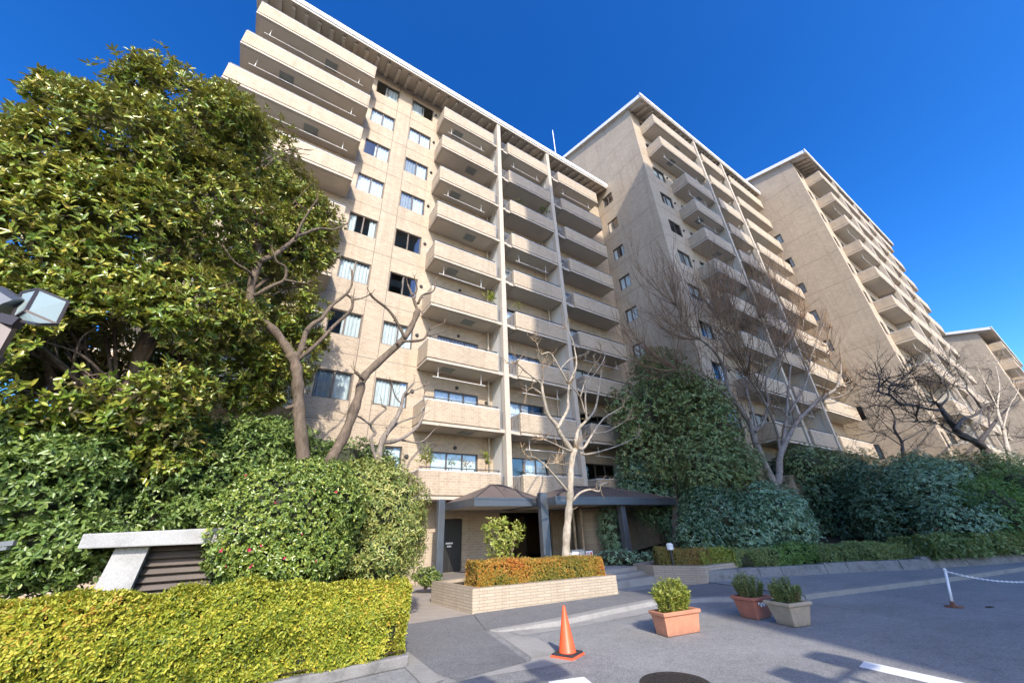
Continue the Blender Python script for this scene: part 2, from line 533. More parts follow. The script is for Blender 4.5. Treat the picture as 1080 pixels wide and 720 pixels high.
def leaves(tips, axes, n, L, W, th=(35, 95), var=0.6, up=0.0, droop=0.12, fold=0.16, jit=0.3, back=0.0):
    """rosettes of n leaves at tips; returns (verts, quads, var)"""
    k = len(tips)
    axes = unit(axes + np.array([0, 0, up]) + RNG.normal(0, 0.25, (k, 3)))
    T = np.repeat(tips, n, 0); A = np.repeat(axes, n, 0)
    N = k * n
    ref = np.where(np.abs(A[:, 2:3]) > 0.9, np.array([[1.0, 0, 0]]), np.array([[0, 0, 1.0]]))
    U = unit(np.cross(A, ref)); V = np.cross(A, U)
    ph = np.tile(np.arange(n) * 2 * math.pi / n, k) + np.repeat(RNG.uniform(0, 6.3, k), n) + RNG.normal(0, 0.35, N)
    t = np.radians(RNG.uniform(th[0], th[1], N))
    D = unit(A * np.cos(t)[:, None] + (U * np.cos(ph)[:, None] + V * np.sin(ph)[:, None]) * np.sin(t)[:, None])
    Nn = unit(A - D * np.sum(A * D, 1)[:, None] + RNG.normal(0, jit, (N, 3)))
    Nn = unit(Nn - D * np.sum(Nn * D, 1)[:, None])
    S = np.cross(D, Nn)
    l = (L * RNG.uniform(0.45, 1.25, N))[:, None]; w = (W * RNG.uniform(0.75, 1.15, N))[:, None]
    B = T + D * l * 0.06 - A * (RNG.uniform(0, 0.5, N)[:, None] * l) + RNG.normal(0, 0.06, (N, 3)) * L
    v = np.empty((N, 6, 3))
    v[:, 0] = B
    v[:, 1] = B + D * l * 0.35 + S * w * 0.5 + Nn * w * fold
    v[:, 2] = B + D * l * 0.72 + S * w * 0.40 + Nn * (w * fold - l * droop * 0.4)
    v[:, 3] = B + D * l - Nn * l * droop
    v[:, 4] = B + D * l * 0.72 - S * w * 0.40 + Nn * (w * fold - l * droop * 0.4)
    v[:, 5] = B + D * l * 0.35 - S * w * 0.5 + Nn * w * fold
    tipv = np.repeat(RNG.uniform(0, 1, k), n)
    vr = np.clip(tipv * (1 - var) + RNG.uniform(0, 1, N) * var, 0, 1)
    return v.reshape(-1, 3), N, vr


def leaf_mesh(name, v, N, vr, material, extra=None):
    """six-corner leaves folded along the midrib, plus optional inner core given as an MB"""
    base = np.arange(N, dtype=np.int64)[:, None] * 6
    f = np.concatenate([base + np.array([[0, 1, 2, 3]]), base + np.array([[0, 3, 4, 5]])], 1).reshape(-1)
    nq = 2 * N
    me = bpy.data.meshes.new(name)
    ev = np.array(extra.v, dtype=float).reshape(-1, 3) if extra else np.zeros((0, 3))
    ef = [i for q in extra.f for i in q] if extra else []
    et = [len(q) for q in extra.f] if extra else []
    me.vertices.add(len(v) + len(ev))
    me.vertices.foreach_set('co', np.concatenate([v, ev]).reshape(-1).astype(np.float32))
    loops = np.concatenate([f, np.array(ef, dtype=np.int64) + len(v)]) if ef else f
    tot = np.concatenate([np.full(nq, 4), np.array(et, dtype=np.int64)]) if ef else np.full(nq, 4)
    me.loops.add(len(loops)); me.polygons.add(len(tot))
    me.loops.foreach_set('vertex_index', loops.astype(np.int32))
    me.polygons.foreach_set('loop_start', np.concatenate([[0], np.cumsum(tot)[:-1]]).astype(np.int32))
    me.polygons.foreach_set('loop_total', tot.astype(np.int32))
    me.materials.append(material)
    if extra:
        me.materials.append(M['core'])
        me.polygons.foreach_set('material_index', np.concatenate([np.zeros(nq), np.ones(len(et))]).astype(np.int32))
    at_ = me.attributes.new('var', 'FLOAT', 'FACE')
    at_.data.foreach_set('value', np.concatenate([np.repeat(vr, 2), np.zeros(len(et))]).astype(np.float32))
    me.update(calc_edges=True)
    me.validate()
    return me


def lumps(lobes, k, size):
    """smaller clumps budding out of each ellipsoid"""
    out = []
    for c, r in lobes:
        for _ in range(k):
            d = Vector((random.gauss(0, 1), random.gauss(0, 1), random.gauss(0.15, 1))).normalized()
            q = random.uniform(.7, 1.35) * size
            m = (r[0] + r[1] + r[2]) / 3
            out.append((Vector(c) + Vector((d.x * r[0], d.y * r[1], d.z * r[2])) * (1.02 - q * .75), (m * q, m * q, m * q * .8)))
    return out


def lobe_tips(lobes, n, shell=(0.72, 1.02), rough=0.16, gap=-2.0, gf=1.6, clip_z=None, seed=0.0):
    """points spread near the surface of a union of ellipsoids; lobes: (centre, (rx, ry, rz))"""
    C = np.array([tuple(l[0]) for l in lobes]); RR = np.array([l[1] for l in lobes])
    area = (RR[:, 0] * RR[:, 2] + RR[:, 0] * RR[:, 1]); area = area / area.sum()
    m = int(n * 2.2)
    i = RNG.choice(len(lobes), m, p=area)
    d = unit(RNG.normal(0, 1, (m, 3)))
    r = RNG.uniform(shell[0] ** 2, shell[1] ** 2, m) ** 0.5
    P = C[i] + d * RR[i] * r[:, None] * (1 + rough * nz(d * 3 + C[i], 1.7, seed))[:, None]
    keep = np.ones(m, bool)
    for j in range(len(lobes)):
        q = np.linalg.norm((P - C[j]) / RR[j], axis=1)
        keep &= ~((q < shell[0] * 0.9) & (i != j))
    if gap > -1.5:
        keep &= nz(P, gf, seed + 3) > gap
    if clip_z is not None:
        keep &= P[:, 2] > clip_z
    A = unit(d / RR[i])
    P, A = P[keep][:n], A[keep][:n]
    return P, A


def crown_tips(lobes, n, lump, size, share=.55, **k):
    """part of the leaves on budding clumps, the rest filling the whole outline"""
    if not lump: return lobe_tips(lobes, n, **k)
    P1, A1 = lobe_tips(lumps(lobes, lump, size), int(n * share), **{**k, 'shell': (.5, 1.03)})
    P2, A2 = lobe_tips(lobes, n - int(n * share), **{**k, 'shell': (.62, .98)})
    return np.concatenate([P1, P2]), np.concatenate([A1, A2])


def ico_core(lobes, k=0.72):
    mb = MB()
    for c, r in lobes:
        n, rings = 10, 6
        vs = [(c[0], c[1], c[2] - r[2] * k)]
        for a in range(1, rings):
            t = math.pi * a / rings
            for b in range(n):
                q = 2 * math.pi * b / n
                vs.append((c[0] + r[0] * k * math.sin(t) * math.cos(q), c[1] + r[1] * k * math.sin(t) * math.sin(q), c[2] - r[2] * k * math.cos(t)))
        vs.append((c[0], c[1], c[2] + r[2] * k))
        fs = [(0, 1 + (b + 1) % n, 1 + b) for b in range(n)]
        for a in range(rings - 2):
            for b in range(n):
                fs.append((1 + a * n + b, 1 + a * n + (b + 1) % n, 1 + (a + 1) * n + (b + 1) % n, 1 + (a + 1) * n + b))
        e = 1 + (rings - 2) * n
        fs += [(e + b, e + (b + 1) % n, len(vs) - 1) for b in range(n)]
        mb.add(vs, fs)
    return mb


def pxlobes(spec):
    """(px, py, Y, rx, ry[, ky]): an ellipsoid whose outline in the photo is about rx by ry pixels, ky = depth/width"""
    out = []
    for s in spec:
        c = at(s[0], s[1], s[2])
        k = mpp(c)
        ky = s[5] if len(s) > 5 else 0.8
        out.append((c, (s[3] * k, s[3] * k * ky, s[4] * k)))
    return out


def catmull(pts, sub=4):
    pts = [Vector(p) for p in pts]
    if len(pts) < 3: return [pts[0].lerp(pts[-1], i / sub) for i in range(sub + 1)]
    P = [pts[0] * 2 - pts[1]] + pts + [pts[-1] * 2 - pts[-2]]
    out = []
    for i in range(1, len(P) - 2):
        a, b, c, d = P[i - 1:i + 3]
        for j in range(sub):
            t = j / sub
            out.append(0.5 * ((2 * b) + (c - a) * t + (2 * a - 5 * b + 4 * c - d) * t * t + (3 * b - a - 3 * c + d) * t ** 3))
    out.append(pts[-1])
    return out


def limb(mb, pts, r0, r1, n=8, sub=4, knob=0.0):
    q = catmull(pts, sub)
    k = len(q)
    rs = [r0 + (r1 - r0) * i / (k - 1) for i in range(k)]
    rs = [r * (1 + 0.10 * math.sin(i * 1.9 + r0 * 50) + 0.06 * math.sin(i * 4.1)) for i, r in enumerate(rs)]
    if knob: rs[-1] *= 1 + knob; rs[-2] *= 1 + knob * 0.6
    mb.tube(q, rs, n)
    return q


def trace(px, Y0, Y1=None, wob=0.0):
    """photo pixels -> world polyline whose depth runs from Y0 to Y1"""
    Y1 = Y0 if Y1 is None else Y1
    n = len(px)
    return [at(p[0], p[1], Y0 + (Y1 - Y0) * i / max(1, n - 1) + (random.uniform(-wob, wob) if 0 < i else 0)) for i, p in enumerate(px)]


def twigs(mb, p, d, length, r, depth, up=0.25, spread=0.7, kids=3, n=4, bend=0.25):
    pts = [Vector(p)]
    d = Vector(d).normalized()
    seg = 4
    for i in range(seg):
        d = (d + Vector((random.gauss(0, bend), random.gauss(0, bend), random.gauss(0, bend) + up)) * 0.5).normalized()
        pts.append(pts[-1] + d * length / seg)
    mb.tube(pts, [r * (1 - 0.6 * i / seg) for i in range(seg + 1)], n)
    if depth > 0:
        for _ in range(kids):
            i = random.randint(1, seg)
            a = Vector((random.gauss(0, 1), random.gauss(0, 1), random.gauss(0, 0.6) + up)).normalized()
            twigs(mb, pts[i], (d + a * spread).normalized(), length * random.uniform(0.5, 0.8), r * 0.55, depth - 1, up, spread, kids, max(3, n - 1), bend)


# ------------------------------------------------------------------ setting: ground
def sheet(name, poly, z, m, kind='structure', label=None):
    mb = MB()
    mb.add([(p[0], p[1], p[2] if len(p) > 2 else z) for p in poly], [tuple(range(len(poly)))])
    o = mb.build(name, m)
    tag(o, label, None, None, kind)
    return o


sheet('ground', [(-400, -400), (600, -400), (600, 600), (-400, 600)], 0.0, M['road'])
# driveway between the golden hedge and the kerb, with the footway along the planter
sheet('driveway', [(2.75, 5.6), (3.87, 5.62), (4.35, 7.66), (4.95, 9.3), (3.4, 9.38), (2.4, 9.4), (2.4, 7.2)], 0.004, M['drive'])
mb = MB()
fw = [(4.36, 7.67), (5.3, 7.28), (7.0, 7.36), (8.6, 7.36), (9.9, 6.6), (11.3, 5.12), (12.35, 7.9), (9.2, 8.75), (8.95, 8.5), (4.95, 9.29)]
zf = [0.006, 0.068, 0.07, 0.07, 0.07, 0.07, 0.07, 0.07, 0.07, 0.02]
mb.add([(p[0], p[1], z) for p, z in zip(fw, zf)], [tuple(range(len(fw)))])
tag(mb.build('footway', M['drive']), None, None, None, 'structure')
sheet('paved_path', [(2.2, 9.405), (3.4, 9.385), (4.93, 9.31), (4.89, 11.7), (6.2, 14.2), (6.2, 16.0), (2.2, 16.0)], 0.006, M['paver'])
# kerb and its gutter
mb = MB()
kf = [(4.50, 7.42), (5.6, 7.02), (7.0, 7.08), (8.62, 7.10), (9.8, 6.42), (11.2, 4.98)]
kb = [(4.42, 7.64), (5.3, 7.27), (7.0, 7.34), (8.62, 7.34), (9.95, 6.58), (11.35, 5.1)]
for i in range(len(kf) - 1):
    a, b, c, d = kf[i], kf[i + 1], kb[i + 1], kb[i]
    h0 = 0.02 if i == 0 else 0.08
    h1 = 0.08
    e = 0.04
    mb.add([(a[0], a[1], 0), (b[0], b[1], 0), (c[0], c[1], 0), (d[0], d[1], 0),
            (a[0], a[1] + e, h0), (b[0], b[1] + e, h1), (c[0], c[1], h1 + .003), (d[0], d[1], h0 + .003)],
           [(0, 1, 5, 4), (4, 5, 6, 7), (2, 3, 7, 6), (1, 2, 6, 5), (3, 0, 4, 7)])
tag(mb.build('kerb', M['kerb']), None, None, None, 'structure')
mb = MB()
gp = [[(3.1, 5.46), (4.4, 5.17), (4.55, 5.6), (4.02, 5.72), (3.9, 5.6), (2.6, 5.58)],
      [(4.02, 5.73), (4.5, 5.62), (4.75, 6.6), (4.62, 6.85), (4.62, 7.36), (4.44, 7.5)],
      [(4.64, 6.9), (5.66, 6.74), (7.6, 6.62), (8.7, 6.66), (8.6, 7.08), (7.0, 7.06), (5.6, 7.0), (4.66, 7.34)]]
for g in gp:
    mb.add([(p[0], p[1], 0.0045) for p in g], [tuple(range(len(g)))])
tag(mb.build('concrete_gutter', M['concrete']), None, None, None, 'structure')
# far kerb and the paler apron behind it
fk = [(11.4, 5.06), (12.6, 4.74), (14.25, 4.28), (17.4, 3.42), (20.5, 2.72), (30, 0.7), (60, -6)]
mb = MB()
for i in range(len(fk) - 1):
    a, b = Vector((*fk[i], 0)), Vector((*fk[i + 1], 0))
    n = Vector((-(b - a).y, (b - a).x, 0)).normalized() * 0.14
    mb.add([a, b, b + n, a + n] + [p + Vector((0, 0, 0.10)) for p in (a, b, b + n, a + n)], [(4, 5, 6, 7), (0, 1, 5, 4), (1, 2, 6, 5), (2, 3, 7, 6), (3, 0, 4, 7)])
tag(mb.build('kerb', M['kerb']), None, None, None, 'structure')
WALL = [(12.3, 8.02), (14.1, 7.35), (16.8, 5.9), (19.1, 4.5), (22.2, 3.1), (30, 0.9), (60, -5.6)]
ap = [(p[0] + .03, p[1] + .14) for p in fk]
sheet('footway', [(p[0], p[1], .085) for p in ap] + [(p[0], p[1] + .05, .085) for p in reversed(WALL)], 0.085, M['road'])
# painted markings
mb = MB()
mb.add([(6.82, 2.68, .005), (6.62, 1.2, .005), (6.92, 1.2, .005), (7.12, 2.72, .005)], [(0, 1, 2, 3)])
mb.add([(3.60, 4.80, .005), (3.3, 4.2, .005), (3.85, 4.1, .005), (4.04, 4.64, .005)], [(0, 1, 2, 3)])
tag(mb.build('road_marking', M['paint']), None, None, None, 'structure')
# planting beds: soil banked up behind the wall and under the shrubs
mb = MB()
bed = [(p[0] + .12, p[1] + .25, 0.34) for p in WALL]
back = [(62, 4, 1.0), (42, 6, 1.0), (40, 9.8, 1.0), (21.5, 11.2, 0.9), (20.5, 15.5, 0.8), (17.5, 15.5, .5), (12.0, 10.5, .4)]
mb.add(bed + back, [tuple(range(len(bed) + len(back)))])
tag(mb.build('planting_bed', M['soil']), None, None, None, 'structure')
sheet('planting_bed', [(-14, 6.62, .18), (2.42, 6.62, .18), (2.42, 9.3, .2), (2.2, 16.0, .35), (-14, 16.0, .6)], .2, M['soil'])


# ------------------------------------------------------------------ buildings
def wall_grid(mb, axis, plane, u0, u1, z0, z1, openings, depth, m=0, m_rev=0):
    """a wall in the plane axis=plane with real openings and reveals going inwards by depth (signed)"""
    us = sorted({u0, u1, *[o[0] for o in openings], *[o[1] for o in openings]})
    zs = sorted({z0, z1, *[o[2] for o in openings], *[o[3] for o in openings]})
    us = [u for u in us if u0 <= u <= u1]
    zs = [z for z in zs if z0 <= z <= z1]
    P = (lambda u, z, d=0: (u, plane + d, z)) if axis == 'y' else (lambda u, z, d=0: (plane + d, u, z))
    import bisect
    nu, nzz = len(us) - 1, len(zs) - 1
    hole = [[False] * nzz for _ in range(nu)]
    for o in openings:
        for i in range(bisect.bisect_left(us, o[0]), bisect.bisect_left(us, o[1])):
            for j in range(bisect.bisect_left(zs, o[2]), bisect.bisect_left(zs, o[3])):
                hole[i][j] = True
    for j in range(nzz):
        i = 0
        while i < nu:
            if hole[i][j]:
                i += 1; continue
            k = i
            while k < nu and not hole[k][j]: k += 1
            mb.quad(P(us[i], zs[j]), P(us[k], zs[j]), P(us[k], zs[j + 1]), P(us[i], zs[j + 1]), m)
            i = k
    for a, b, c, d in openings:
        mb.quad(P(a, c), P(b, c), P(b, c, depth), P(a, c, depth), m_rev)
        mb.quad(P(a, d), P(a, d, depth), P(b, d, depth), P(b, d), m_rev)
        mb.quad(P(a, c), P(a, c, depth), P(a, d, depth), P(a, d), m_rev)
        mb.quad(P(b, c), P(b, d), P(b, d, depth), P(b, c, depth), m_rev)


WM = {}


def window_meshes(w, h, axis, style, leafs):
    """frame, pane and curtain centred on the sill's middle, facing -Y (axis y) or -X (axis x)"""
    key = (round(w, 3), round(h, 3), axis, style, leafs)
    if key in WM: return WM[key]

    def B(mb, u0, u1, d0, d1, z0, z1, m=0):
        if axis == 'y': mb.box(u0, u1, d0, d1, z0, z1, m)
        else: mb.box(d0, d1, u0, u1, z0, z1, m)
    f = MB(); t = 0.05
    B(f, -w / 2, w / 2, -.02, .05, 0, t); B(f, -w / 2, w / 2, -.02, .05, h - t, h)
    B(f, -w / 2, -w / 2 + t, -.02, .05, t, h - t); B(f, w / 2 - t, w / 2, -.02, .05, t, h - t)
    for i in range(1, leafs):
        u = -w / 2 + w * i / leafs
        B(f, u - .03, u + .03, -.012, .045, t, h - t)
    g = MB()
    q = [(-w / 2 + t, .015, t), (w / 2 - t, .015, t), (w / 2 - t, .015, h - t), (-w / 2 + t, .015, h - t)]
    if axis == 'x': q = [(y, x, z) for x, y, z in q]
    g.add(q, [(0, 1, 2, 3)])
    c = MB()
    spans = {'full': [(0, 1, 0)], 'right': [(.42, 1, 0)], 'left': [(0, .58, 0)], 'sides': [(0, .25, 0), (.75, 1, 0)], 'grey': [(0, .5, 1), (.5, 1, 0)],
             'blind': [(0, 1, 0)], 'none': []}[style]
    for a, b, mi in spans:
        n = max(6, int((b - a) * w / .05))
        zb = h * .45 if style == 'blind' else t
        for i in range(n):                                   # folded cloth
            ua = -w / 2 + t + (w - 2 * t) * (a + (b - a) * i / n); ub = -w / 2 + t + (w - 2 * t) * (a + (b - a) * (i + 1) / n)
            da, db = (.10 + .035 * math.sin(i * 1.9), .10 + .035 * math.sin((i + 1) * 1.9))
            if style == 'blind': da = db = .1
            q = [(ua, da, zb), (ub, db, zb), (ub, db, h - t), (ua, da, h - t)]
            if axis == 'x': q = [(y, x, z) for x, y, z in q]
            c.add(q, [(0, 1, 2, 3)], mi)
    WM[key] = (f.mesh('window', M['frame']), g.mesh('pane', M['glass']), c.mesh('curtain', [M['curtain'], M['grey_curtain']]) if spans else None)
    return WM[key]


def add_window(parent, u, z, w, h, axis, plane, style, leafs=2, name='window'):
    fm, gm, cm = window_meshes(w, h, axis, style, leafs)
    o = bpy.data.objects.new(name, fm); COL.objects.link(o); o.parent = parent
    p = Vector((u, plane, z)) if axis == 'y' else Vector((plane, u, z))
    o.location = p - Vector(parent.location)
    for nm, me in (('pane', gm), ('curtain', cm)):
        if me is None: continue
        c = bpy.data.objects.new(nm, me); COL.objects.link(c); c.parent = o
    return o


LP = random.Random(3)


def add_balcony(parent, b, T, yf, yw, hatch_u, tmin=0, rnd=0.05):
    """b: dict px0, px1 (parapet), sx0, sx1 (slab), left/right: 'wall' | 'open' ; gap: list of (x0, x1) grilles"""
    mb = MB()
    px0, px1, sx0, sx1 = b['px0'], b['px1'], b['sx0'], b['sx1']
    t = 0.13
    zb, zt = T - 0.90, T
    # plan of the parapet with a softened outer corner
    y1 = yw
    c = rnd
    outer = []
    if b['left'] == 'wall': outer += [(px0, y1), (px0, yf + c), (px0 + c * .3, yf + c * .3), (px0 + c, yf)]
    else: outer += [(px0, yf + t), (px0, yf)]
    if b['right'] == 'wall': outer += [(px1 - c, yf), (px1 - c * .3, yf + c * .3), (px1, yf + c), (px1, y1)]
    else: outer += [(px1, yf), (px1, yf + t)]
    inner = []
    if b['left'] == 'wall': inner += [(px0 + t, y1)] + [(px0 + t, yf + t)] * 3
    else: inner += [(px0, yf + t), (px0, yf + t)]
    if b['right'] == 'wall': inner += [(px1 - t, yf + t)] * 3 + [(px1 - t, y1)]
    else: inner += [(px1, yf + t), (px1, yf + t)]
    n = len(outer)

    def strip(grow, z0, z1, m):
        def g(p, q):
            d = Vector((p[0] - q[0], p[1] - q[1]))
            return p if d.length < 1e-6 else (p[0] + d.x / d.length * grow, p[1] + d.y / d.length * grow)
        O = [g(p, q) for p, q in zip(outer, inner)]
        I = inner
        for i in range(n - 1):
            a, bb, cc, dd = O[i], O[i + 1], I[i + 1], I[i]
            mb.quad((*a, z0), (*bb, z0), (*bb, z1), (*a, z1), m)
            if (Vector(cc) - Vector(dd)).length > 1e-6: mb.quad((*cc, z0), (*dd, z0), (*dd, z1), (*cc, z1), m)
            mb.quad((*a, z1), (*bb, z1), (*cc, z1), (*dd, z1), m)
            mb.quad((*a, z0), (*dd, z0), (*cc, z0), (*bb, z0), m)
        for i in (0, n - 1):
            mb.quad((*O[i], z0), (*I[i], z0), (*I[i], z1), (*O[i], z1), m)
    strip(0, zb, zt, 0)
    strip(0.012, zt + .002, zt + .03, 3)
    # slab, its shadow groove and the lip under it
    mb.box(px0 + .08, px1 - .08, yf + .08, yw - .003, T - .945, T - .902, 1)
    mb.box(px0 + .01, px1 - .01, yf + .01, yw - .003, T - 1.06, T - .945, 1)
    mb.box(px0 + .16, px1 - .16, yf + .16, yw - .004, T - 1.075, T - 1.06, 2)
    for gx0, gx1 in b.get('gap', []):
        mb.box(gx0, gx1, yf + .12, yw - .003, T - 1.05, T - .90, 1)
    o = link('balcony', mb.mesh('balcony', [M['brick'], M['plaster'], M['soffit'], M['white_metal']]), parent)
    # handrail standing on the parapet
    r = MB()
    r.box(px0 + .03, px1 - .03, yf + .03, yf + .08, T + .12, T + .155)
    k = max(2, int((px1 - px0) / 1.1))
    for i in range(k + 1):
        x = px0 + .1 + (px1 - px0 - .2) * i / k
        r.box(x - .014, x + .014, yf + .04, yf + .07, T + .03, T + .12)
    link('handrail', r.mesh('handrail', M['rail']), o)
    for gx0, gx1 in b.get('gap', []):
        g = MB()
        g.box(gx0, gx1, yf + .16, yf + .19, T - .06, T - .02); g.box(gx0, gx1, yf + .16, yf + .19, T - .86, T - .82)
        k = max(3, int((gx1 - gx0) / .1))
        for i in range(k + 1):
            x = gx0 + .02 + (gx1 - gx0 - .04) * i / k
            g.box(x - .01, x + .01, yf + .165, yf + .185, T - .82, T - .06)
        link('grille', g.mesh('grille', M['grey_rail']), o)
    if LP.random() < .55:
        g = MB()
        y = yf + .45
        x0_, x1_ = px0 + .5, px1 - .5
        g.tube([(x0_, y, T - 1.62), (x1_, y, T - 1.62)], .017, 6)
        for x in (x0_ + .25, x1_ - .25): g.box(x - .012, x + .012, y - .012, y + .012, T - 1.62, T - 1.076)
        if T > tmin + .1: link('laundry_pole', g.mesh('laundry_pole', M['white_metal']), o)
    if hatch_u is not None:
        h = MB()
        x, y = hatch_u, (yf + yw) / 2
        h.box(x - .36, x + .36, y - .3, y + .3, T - 1.082, T - 1.0752, 0)
        h.box(x - .32, x + .32, y - .26, y + .26, T - 1.088, T - 1.082, 1)
        link('hatch', h.mesh('hatch', [M['plaster'], M['hatch']]), o)
    return o


def add_roof(parent, x0, x1, yf, ye_b, ridge_y, z_e, z_r, rib_x0, rib_x1, yw, th=0.40, side=0.4):
    """gable roof: eave at yf with thick white fascia, flat panelled soffit with ribs"""
    mb = MB()
    # roof body as a prism along X: eave front, ridge, eave back
    prof = [(yf, z_e), (yf, z_e + th), (ridge_y, z_r + th), (ye_b, z_e + th), (ye_b, z_e), (ridge_y, z_r)]
    n = len(prof)
    for xa in (x0, x1):
        pass
    vs = [(x0, y, z) for y, z in prof] + [(x1, y, z) for y, z in prof]
    fs = [(i, (i + 1) % n, n + (i + 1) % n, n + i) for i in range(n)]
    mb.add(vs, fs[1:3] + fs[3:4], 1)
    mb.add(vs, fs[0:1], 0)
    mb.add(vs, fs[4:6], 2)
    mb.add(vs, [(0, 5, 2, 1), (5, 4, 3, 2), (6, 7, 8, 11), (11, 8, 9, 10)], 0)
    f = MB()
    f.box(x0 - .05, x1 + .05, yf - .07, yf - .003, z_e + .10, z_e + th + .06)
    g = MB()
    g.box(x0, x1, yf - .012, yf + .05, z_e - .09, z_e - .003)
    sl = (z_r - z_e) / (ridge_y - yf)
    r = mb
    k = int((rib_x1 - rib_x0) / 0.66)
    y2 = yw - .01
    for i in range(k + 1):
        x = rib_x0 + (rib_x1 - rib_x0) * i / k
        za, zb = z_e + .004, z_e + sl * (y2 - yf) + .004
        vs = [(x - .10, yf + .25, za - .20), (x + .10, yf + .25, za - .20), (x + .10, y2, zb - .20), (x - .10, y2, zb - .20),
              (x - .10, yf + .25, za + sl * .25 - .006), (x + .10, yf + .25, za + sl * .25 - .006), (x + .10, y2, zb - .006), (x - .10, y2, zb - .006)]
        r.add(vs, [(3, 2, 1, 0), (4, 5, 6, 7), (0, 1, 5, 4), (1, 2, 6, 5), (2, 3, 7, 6), (3, 0, 4, 7)], 3)
    o = mb.build('roof', [M['white_metal'], M['roof'], M['soffit'], M['plaster']], parent)
    f.build('fascia', M['white_metal'], o)
    g.build('gutter', M['plaster'], o)
    return o


STY = ['full', 'grey', 'full', 'sides', 'right', 'full', 'left', 'full', 'blind', 'full', 'right', 'none']


def building(label, S):
    """S: dict of measurements; returns the thing"""
    x0, x1, yw, yb, yf = S['x0'], S['x1'], S['yw'], S['yb'], S['yf']
    tops = S['tops']
    root = empty('apartment_building', ((x0 + x1) / 2, yw, 0), label, 'building', 'brick apartment blocks')
    ze, zr, ry = S['ze'], S['zr'], S['ry']
    sl = (zr - ze) / (ry - S['ye'])
    zw = ze + sl * (yw - S['ye'])                          # wall head under the eave
    front, side = [], []
    wins = []
    for T in tops:
        for (a, b) in S.get('win', []):
            front.append((a, b, T - .12 + S.get('wdz', 0), T + 1.10 + S.get('wdz', 0)))
        for c in S['cols']:
            for (a, b) in c['door']:
                front.append((a, b, T - .88, T + 1.02))
        for (a, b, lo, hi) in S.get('sidewin', []):
            if T + hi < zw - .1 and tops.index(T) > 1: side.append((a, b, T + lo, T + hi))
    front = [o for o in front if o[3] < zw - .05] + S.get('ground', [])
    mb = MB()
    wall_grid(mb, 'y', yw, x0, x1, 0, zw, front, 0.14)
    wall_grid(mb, 'x', x0, yw, yb, 0, zw, side, 0.14)
    mb.quad((x1, yw, 0), (x1, yb, 0), (x1, yb, zw), (x1, yw, zw))
    mb.quad((x0, yb, 0), (x1, yb, 0), (x1, yb, zw), (x0, yb, zw))
    zrr = ze + sl * (ry - S['ye'])
    for x in (x0, x1):                                      # gables
        mb.add([(x, yw, zw), (x, ry, zrr), (x, yb, zw)], [(0, 1, 2)])
    # floors inside, so daylight does not run through the storeys
    for T in tops:
        mb.quad((x0 + .02, yw + .2, T - .95), (x1 - .02, yw + .2, T - .95), (x1 - .02, yb, T - .95), (x0 + .02, yb, T - .95), 1)
    # expansion joints
    for x in S.get('vj', []):
        mb.box(x - .014, x + .014, yw - .004, yw + .001, 0.2, zw - .1, 2)
    for T in tops:
        for (a, b) in S.get('hj', []):
            mb.box(a, b, yw - .003, yw + .001, T - .97, T - .945, 2)
        for (a, b) in S.get('shj', []):
            mb.box(x0 - .003, x0 + .001, a, b, T - .97, T - .945, 2)
    mb.build('wall', [M['brick'], M['room'], M['joint']], root)
    # balconies, top to bottom
    for ci, c in enumerate(S['cols']):
        for ti, T in enumerate(tops):
            b = dict(c)
            if 'top_px0' in c and ti < 2: b['px0'] = c['top_px0']
            hu = b['px0'] + (b['px1'] - b['px0']) * ((.34 if (ti + ci) % 2 else .62))
            add_balcony(root, b, T, yf, yw, hu if c.get('hatch', True) else None, min(tops))
    # party walls with their front fins
    for (x, pw) in S['fins']:
        f = MB()
        f.box(x - .14, x + .14, yf - .04, yf + .30, S['finz0'], ze - .02, 0)
        for T in tops: f.box(x - .42, x + .42, yf + .05, yf + .20, T - 1.052, T - .898, 0)
        f.build('fin', M['plaster'], root, bevel=.01)
        f = MB()
        f.box(x - pw, x + pw, yf + .302, yw - .002, S['finz0'], ze - .02, 0)
        f.build('partition', M['partition'], root)
    # windows
    r = random.Random(int(x0 * 10) + 5)
    for o in front:
        if o in S.get('ground', []): continue
        w, h = o[1] - o[0], o[3] - o[2]
        add_window(root, (o[0] + o[1]) / 2, o[2], w, h, 'y', yw + .07, r.choice(STY), 3 if w > 2.0 else 2)
    for o in side:
        add_window(root, (o[0] + o[1]) / 2, o[2], o[1] - o[0], o[3] - o[2], 'x', x0 + .07, r.choice(STY), 2)
    # small extract vents
    vm = None
    for T in tops:
        for (x, dz) in S.get('vents', []):
            if vm is None:
                v = MB(); v.lathe([(.085, 0), (.085, .06), (.06, .09)], (0, 0, 0), 12)
                v.v = [(a, -c, b) for a, b, c in v.v]
                vm = v.mesh('vent_cap', M['dark'])
            o = bpy.data.objects.new('vent_cap', vm); COL.objects.link(o); o.parent = root
            o.location = Vector((x, yw - .001, T + dz)) - root.location
    for (x, y, z0, z1) in S.get('pipes', []):
        p = MB(); p.tube([(x, y, z0), (x, y, z1)], .045, 10); p.build('downpipe', M['pipe'], root, True)
    add_roof(root, S['rx0'], S['rx1'], S['ye'], S['ye'] + 2 * (ry - S['ye']), ry, ze, zr, S['rx0'] + .5, S['rx1'] - .4, yw)
    return root


